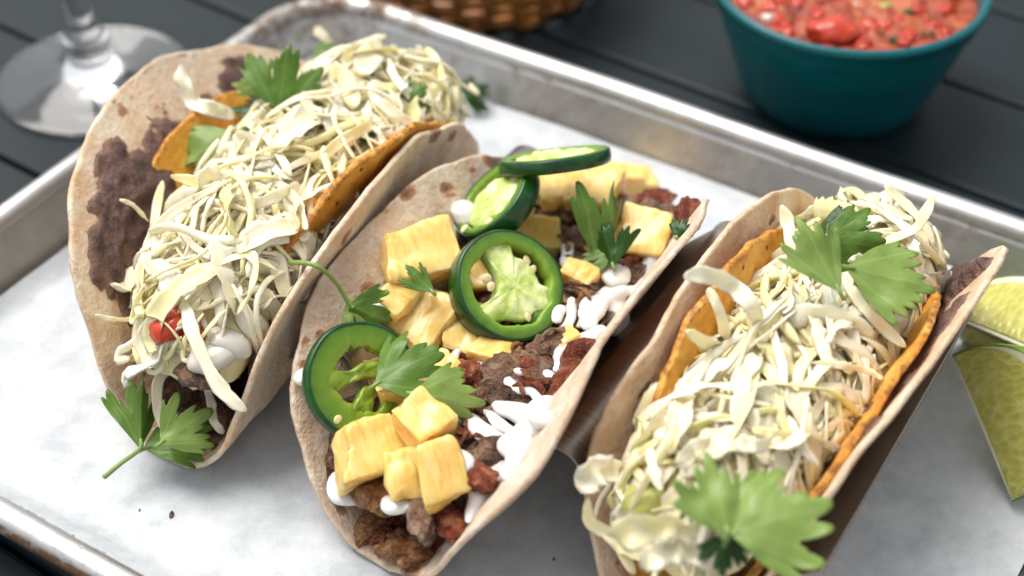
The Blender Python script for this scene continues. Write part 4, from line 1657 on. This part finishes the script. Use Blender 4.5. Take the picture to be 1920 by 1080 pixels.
# right taco
sp = leaf((1585, 500), (1778, 528), 'leaf_pale', 71, 'large pale cilantro sprig spread over the back of the right heap', .022, .018, R_(-8), spread=44, depth=.28)
leaf((1575, 548), (1498, 405), 'leaf_pale', 72, None, .020, .028, R_(15), root=sp, spread=34, depth=.25)
leaf((1545, 450), (1668, 462), 'leaf_mid', 73, None, .022, .022, R_(10), root=sp, spread=58)
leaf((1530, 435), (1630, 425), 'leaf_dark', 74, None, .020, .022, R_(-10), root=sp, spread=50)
leaf((1640, 530), (1725, 570), 'leaf_dark', 75, None, .014, .010, R_(-20), root=sp, spread=46)
sp = leaf((1365, 1005), (1330, 850), 'leaf_pale', 81, 'double pale cilantro leaf in focus at the front of the right taco', .022, .026, R_(10), spread=52, depth=.45, stem_px=[(1350, 1075), (1350, 1040)], stem_l=.016)
leaf((1370, 1003), (1555, 940), 'leaf_pale', 82, None, .022, .026, R_(-10), root=sp, spread=56, depth=.4)
leaf((1360, 1000), (1355, 1078), 'leaf_dark', 83, None, .018, .016, R_(0), root=sp, spread=60)
leaf((1440, 570), (1455, 545), 'leaf_mid', 84, 'small cilantro bit deep in the right heap', .006, .006, 0, spread=50)

# ------------------------------------------------------------------ crema


def crema(parts, label, vox=.0007, flat=.52):
    """parts: list of (pixel path, radius list, lift) joined into one blob"""
    bm = bmesh.new()
    for path, rad, lift in parts:
        pts = cast_path(path, [lift + .0014] * len(path))
        if len(pts) > 1:
            pts = spline(pts, max(14, 16 * len(pts)))
        for i, p in enumerate(pts):
            t = i / max(1, len(pts) - 1) * (len(rad) - 1)
            k = min(int(t), len(rad) - 2) if len(rad) > 1 else 0
            r = lerp(rad[k], rad[min(k + 1, len(rad) - 1)], t - k)
            r *= 1.34 + .40 * nz(p, 150)
            p = p + Vector((nz(p, 120, 2), nz(p, 120, 7), 0)) * r * .8 - EZ * r * .2
            g = bmesh.ops.create_icosphere(bm, subdivisions=2, radius=r)
            for w in g['verts']:
                w.co.z *= flat if r < .0052 else .42
                w.co += p
    c = sum((w.co for w in bm.verts), Vector()) / len(bm.verts)
    for w in bm.verts:
        w.co -= c
    o = bm_obj('crema', bm, M['crema'])
    o.location = c
    rm = o.modifiers.new('melt', 'REMESH')
    rm.mode = 'VOXEL'
    rm.voxel_size = vox
    rm.use_smooth_shade = True
    sm = o.modifiers.new('smooth', 'SMOOTH')
    sm.factor = .7
    sm.iterations = 12
    return tag(o, label, 'crema')


crema([([(640, 890), (650, 910), (662, 928)], [.0024, .0034, .0022], .001)], 'white crema drop on the left flap beside the fried onion')
crema([([(722, 935), (745, 945), (772, 943)], [.0022, .0028, .0018], .003)], 'crema smear under the front pineapple pieces')
crema([([(860, 850), (875, 865)], [.0030, .0036], .005)], 'round crema drop right of the front pineapple')
crema([([(893, 925), (884, 955), (880, 975)], [.0030, .0024, .0014], .003), ([(893, 925), (925, 900), (955, 878)], [.003, .0034, .0036], .002),
       ([(955, 878), (970, 845), (1000, 808), (1030, 775)], [.0036, .0044, .0042, .0028], .001), ([(878, 790), (915, 812), (950, 838), (975, 850)], [.0026, .0030, .0030, .0034], .002),
       ([(915, 742), (945, 758), (985, 788), (1000, 808)], [.0016, .0026, .0034, .0040], .002), ([(955, 878), (975, 880)], [.003, .002], .001), ([(935, 872), (962, 842), (992, 805), (1022, 765)], [.0046, .0052, .0050, .0036], .0)], 'crema streaks running together along the lower right flap of the middle taco')
crema([([(890, 680), (925, 694), (965, 715), (1010, 748)], [.0014, .0024, .0024, .0014], .004)], 'slanting crema stripe across the tan pork piece')
crema([([(812, 706), (840, 695), (852, 672), (860, 658)], [.0030, .0028, .0018, .0013], .006)], 'crema wisp at the right of the lower jalapeno ring')
crema([([(868, 390), (872, 408)], [.0034, .003], .002)], 'round crema drop left of the tilted jalapeno slice')
crema([([(575, 700), (598, 692)], [.0032, .003], .002)], 'crema drop left of the lower jalapeno ring')
crema([([(700, 560), (722, 572), (735, 566)], [.0028, .003, .002], .003)], 'crema drop beside the arched cilantro stem')
crema([([(640, 628), (655, 618)], [.003, .002], .002)], 'small crema drop behind the lower jalapeno ring')
crema([([(1165, 535), (1135, 545), (1118, 575), (1112, 605)], [.002, .0034, .0034, .0028], .003), ([(1165, 535), (1195, 545), (1210, 530)], [.002, .0026, .002], .002), ([(1140, 560), (1150, 600)], [.0044, .0040], .0)], 'crema swirl around the large tan pork piece')
crema([([(1250, 440), (1235, 470), (1212, 500), (1180, 518)], [.0016, .0034, .0038, .002], .002)], 'crema pool beside the big pineapple cube at the right flap')
crema([([(1082, 638), (1108, 630), (1132, 616)], [.0018, .0028, .0020], .002)], 'crema patch against the right tortilla edge below the swirl')
crema([([(1072, 560), (1068, 600), (1055, 645), (1040, 690)], [.0016, .0020, .0022, .0014], .003)], 'thin crema trail right of the large jalapeno ring')
crema([([(1062, 462), (1070, 490)], [.002, .0022], .003)], 'small crema dab between pork and pineapple behind the large ring')
crema([([(1125, 500), (1140, 490)], [.0024, .002], .002)], 'crema dab under the folded cilantro leaf')
crema([([(1052, 575), (1045, 595)], [.0024, .002], .018)], 'crema smear on the right edge of the large jalapeno ring')
crema([([(905, 770), (940, 790), (970, 812)], [.0014, .0022, .0016], .003)], 'short crema stripe between the two long streaks of the middle taco')
crema([([(1010, 690), (1030, 705), (1045, 725)], [.0014, .0022, .0016], .003)], 'crema stripe crossing the curved bacon strip')
crema([([(1085, 610), (1100, 585), (1105, 560)], [.0014, .0024, .0018], .003)], 'crema stripe between the large ring and the swirl')
crema([([(975, 690), (990, 695)], [.0020, .0016], .003)], 'crema spot under the large jalapeno ring')

# ------------------------------------------------------------------ lime wedges


def lime_wedge(core_a, core_b, face_dir, span, rr, label, seed):
    """core line from a to b; face_dir: direction of the first cut face from the core; span: wedge angle in degrees"""
    c = (core_a + core_b) / 2
    a = (core_b - core_a).length / 2
    x = (core_b - core_a).normalized()
    y = (face_dir - x * face_dir.dot(x)).normalized()
    z = x.cross(y)
    root = empty('lime_wedge', c)
    tag(root, label, 'lime')
    n, m_ = 26, 14

    def P(t, r, ph):
        xx = math.cos(t) * a
        q = rr * abs(math.sin(t)) ** .9 * r
        return x * xx + (y * math.cos(ph) + z * math.sin(ph)) * q
    V = []
    for i in range(n + 1):
        for j in range(m_ + 1):
            V.append(P(math.pi * i / n, 1.0, R_(span) * j / m_))
    o = mesh_obj('rind', V, grid_faces(n + 1, m_ + 1), M['lime_rind'], root)
    solidify(o, .0012, 0)
    for ph, sgn in ((0, -1), (R_(span), 1)):
        nr = (y * -math.sin(ph) + z * math.cos(ph)) * (sgn if span > 0 else -sgn)
        V, uv = [], []
        for i in range(n + 1):
            for k in range(8):
                V.append(P(math.pi * i / n, k / 7, ph) + nr * .0001)
        pith = mesh_obj('pith', V, grid_faces(n + 1, 8), M['lime_pith'], root)
        V, uv = [], []
        for i in range(n + 1):
            t = math.pi * i / n
            t = lerp(.16, math.pi - .16, i / n)
            for k in range(10):
                r = lerp(.05, .88, k / 9)
                V.append(P(t, r, ph) + nr * (.0006 + .0009 * math.sin(math.pi * k / 9) + .0003 * noise.noise(Vector((i * .8, k * .8, seed)))))
                uv.append((i / n, k / 9))
        mesh_obj('pulp', V, grid_faces(n + 1, 10), M['lime_pulp'], pith, uvs=uv)
    return root


la, lb_ = on_plane(1786, 668, .030), on_plane(1897, 938, .004)
lime_wedge(la, lb_, C_RT * 1.0 + C_UP * .35 - TOC * .2, 62, .034, 'lime wedge with its shaded cut face towards the right taco', 1)
la, lb_ = on_plane(1775, 590, .022), on_plane(2010, 690, .022)
lime_wedge(la, lb_, EV * 1.0 - EZ * .02 + C_UP * .1, -62, .036, 'lime wedge lying behind the shaded one with a bright cut face', 2)

# ------------------------------------------------------------------ salsa bowl
bowl_c = Vector((.1480, .5850, TABLE_Z))
bowl = empty('salsa_bowl', bowl_c)
tag(bowl, 'teal melamine bowl of salsa on the table behind the tray', 'bowl')
RB, RT, BH = .0400, .0612, .0605
prof = [(0, .0035), (RB - .006, .0035), (RB - .003, .0), (RB, .0012)]
for k in range(1, 9):
    t = k / 8
    prof.append((lerp(RB + .0015, RT - .0055, t ** .85), lerp(.004, BH - .014, t)))
prof += [(RT - .0050, BH - .0125), (RT - .0032, BH - .0115)]
v, f = lathe(prof, 96)
mesh_obj('outer_wall', v, f, M['teal'], bowl)
prof = [(RT - .0032, BH - .0115), (RT - .0016, BH - .004)]
for k in range(0, 13):
    a = R_(-20 + 200 * k / 12)
    prof.append((RT - .0022 + .0022 * math.cos(a), BH - .0022 + .0022 * math.sin(a)))
v, f = lathe(prof, 96)
mesh_obj('rim', v, f, M['teal'], bowl)
prof = [(RT - .0044, BH - .003)] + [(lerp(RT - .0046, RB - .004, k / 10 * k / 10), lerp(BH - .004, .006, k / 10)) for k in range(11)] + [(0, .006)]
v, f = lathe(prof, 96)
mesh_obj('inner_wall', v, f, M['teal'], bowl)
salsa = empty('salsa', bowl_c + EZ * (BH - .012))
tag(salsa, 'chunky red tomato salsa filling the teal bowl', 'salsa')
SR = RT - .0052
v = []
n1, n2 = 40, 90
for i in range(n1 + 1):
    for j in range(n2):
        a = 2 * math.pi * j / n2
        r = SR * i / n1
        q = Vector((r * math.cos(a), r * math.sin(a), 0))
        q.z = .0035 + .0028 * noise.fractal(q * 95, 1, 2, 4) - .002 * (i / n1) ** 6
        v.append(q)
mesh_obj('sauce', v, grid_faces(n1 + 1, n2, True), M['salsa'], salsa)
rg = random.Random(5)
for k in range(120):
    a, r = rg.uniform(0, 6.28), SR * .93 * math.sqrt(rg.random())
    kind = rg.choice(['tomato'] * 5 + ['onion_fried', 'onion', 'leaf_dark', 'avocado'])
    s = rg.uniform(.0014, .0042) if kind == 'tomato' else rg.uniform(.0010, .0026)
    nm = {'tomato': 'tomato_chunk', 'onion_fried': 'pepper_chunk', 'onion': 'onion_chunk', 'leaf_dark': 'herb_piece', 'avocado': 'chili_seed'}[kind]
    o = chunk(nm, Vector((r * math.cos(a), r * math.sin(a), .0045)), s, M[kind], 300 + k, None, None, None, .7, (1.2, 1, .55), parent=salsa)
    o.matrix_parent_inverse = Matrix.Identity(4)
    o.matrix_basis = Matrix.Translation(Vector((r * math.cos(a), r * math.sin(a), .0030))) @ Matrix.Rotation(rg.uniform(0, 6), 4, 'Z')
o = chunk('tomato_chunk', Vector(), .0085, M['tomato'], 401, None, None, None, .25, (1.3, 1, .6), parent=salsa)
o.matrix_basis = Matrix.Translation(Vector((-.012, -.034, .0055)))

# ------------------------------------------------------------------ wine glass
gc = on_plane(178, 152, TABLE_Z)
glass = empty('wine_glass', gc)
glass.scale = (1.17, 1.17, 1.17)
tag(glass, 'clear stemmed wine glass standing on the table left of the tray', 'glass')
prof = [(0, .0002), (.010, .0004), (.030, .0004), (.0375, .0006), (.0385, .0012), (.0380, .0020), (.030, .0034), (.020, .0056), (.012, .0085), (.0085, .0120), (.0080, .0150), (.0090, .0180), (.0088, .0205), (.0068, .0230), (.0056, .028), (.0050, .036), (.0046, .05), (.0044, .07), (.0046, .085), (.0065, .098), (0.0, .100)]
pp = spline([Vector((r, 0, z)) for r, z in prof], 90)
v, f = lathe([(max(0, q.x), q.z) for q in pp], 72)
mesh_obj('foot_and_stem', v, f, M['glass'], glass)
bowlp = [(.0065, .0985), (.020, .103), (.034, .118), (.041, .140), (.042, .160), (.038, .190), (.034, .205), (.0332, .205), (.0372, .190), (.0412, .160), (.0402, .140), (.0332, .1185), (.0195, .1042), (0, .1015)]
pp = spline([Vector((r, 0, z)) for r, z in bowlp], 70)
v, f = lathe([(max(0, q.x), q.z) for q in pp], 72)
mesh_obj('goblet', v, f, M['glass'], glass)

# ------------------------------------------------------------------ woven basket
bc_ = on_plane(890, 68, TABLE_Z)
BR = .062
bk_c = Vector((bc_.x, bc_.y + BR * 1.05, TABLE_Z))
basket = empty('woven_basket', bk_c)
tag(basket, 'round brown wicker basket behind the tray at the top', 'basket')
NST = 30
for lv in range(13):
    z = .003 + .0046 * lv
    rad = BR + .018 * (lv / 12) ** .8
    pts = []
    for k in range(180):
        a = 2 * math.pi * k / 180
        r = rad + .0022 * math.sin(a * NST / 2 + math.pi * (lv % 2))
        pts.append(Vector((r * math.cos(a), r * math.sin(a), z + .0008 * math.sin(a * 7 + lv * 2))))
    pts.append(pts[0])
    v, f = tube(pts, .0023, 7, False)
    mesh_obj('strand', v, f, M['wicker'], basket)
for k in range(NST):
    a = 2 * math.pi * k / NST
    pts = [Vector(((BR + .018 * t ** .8) * math.cos(a), (BR + .018 * t ** .8) * math.sin(a), .001 + .062 * t)) for t in (0, .2, .4, .6, .8, 1)]
    v, f = tube(pts, .0016, 6)
    mesh_obj('upright', v, f, M['wicker'], basket)
v, f = lathe([(0, .002), (BR - .001, .002), (BR - .002, .004), (0, .004)], 48)
mesh_obj('base', v, f, M['wicker'], basket)
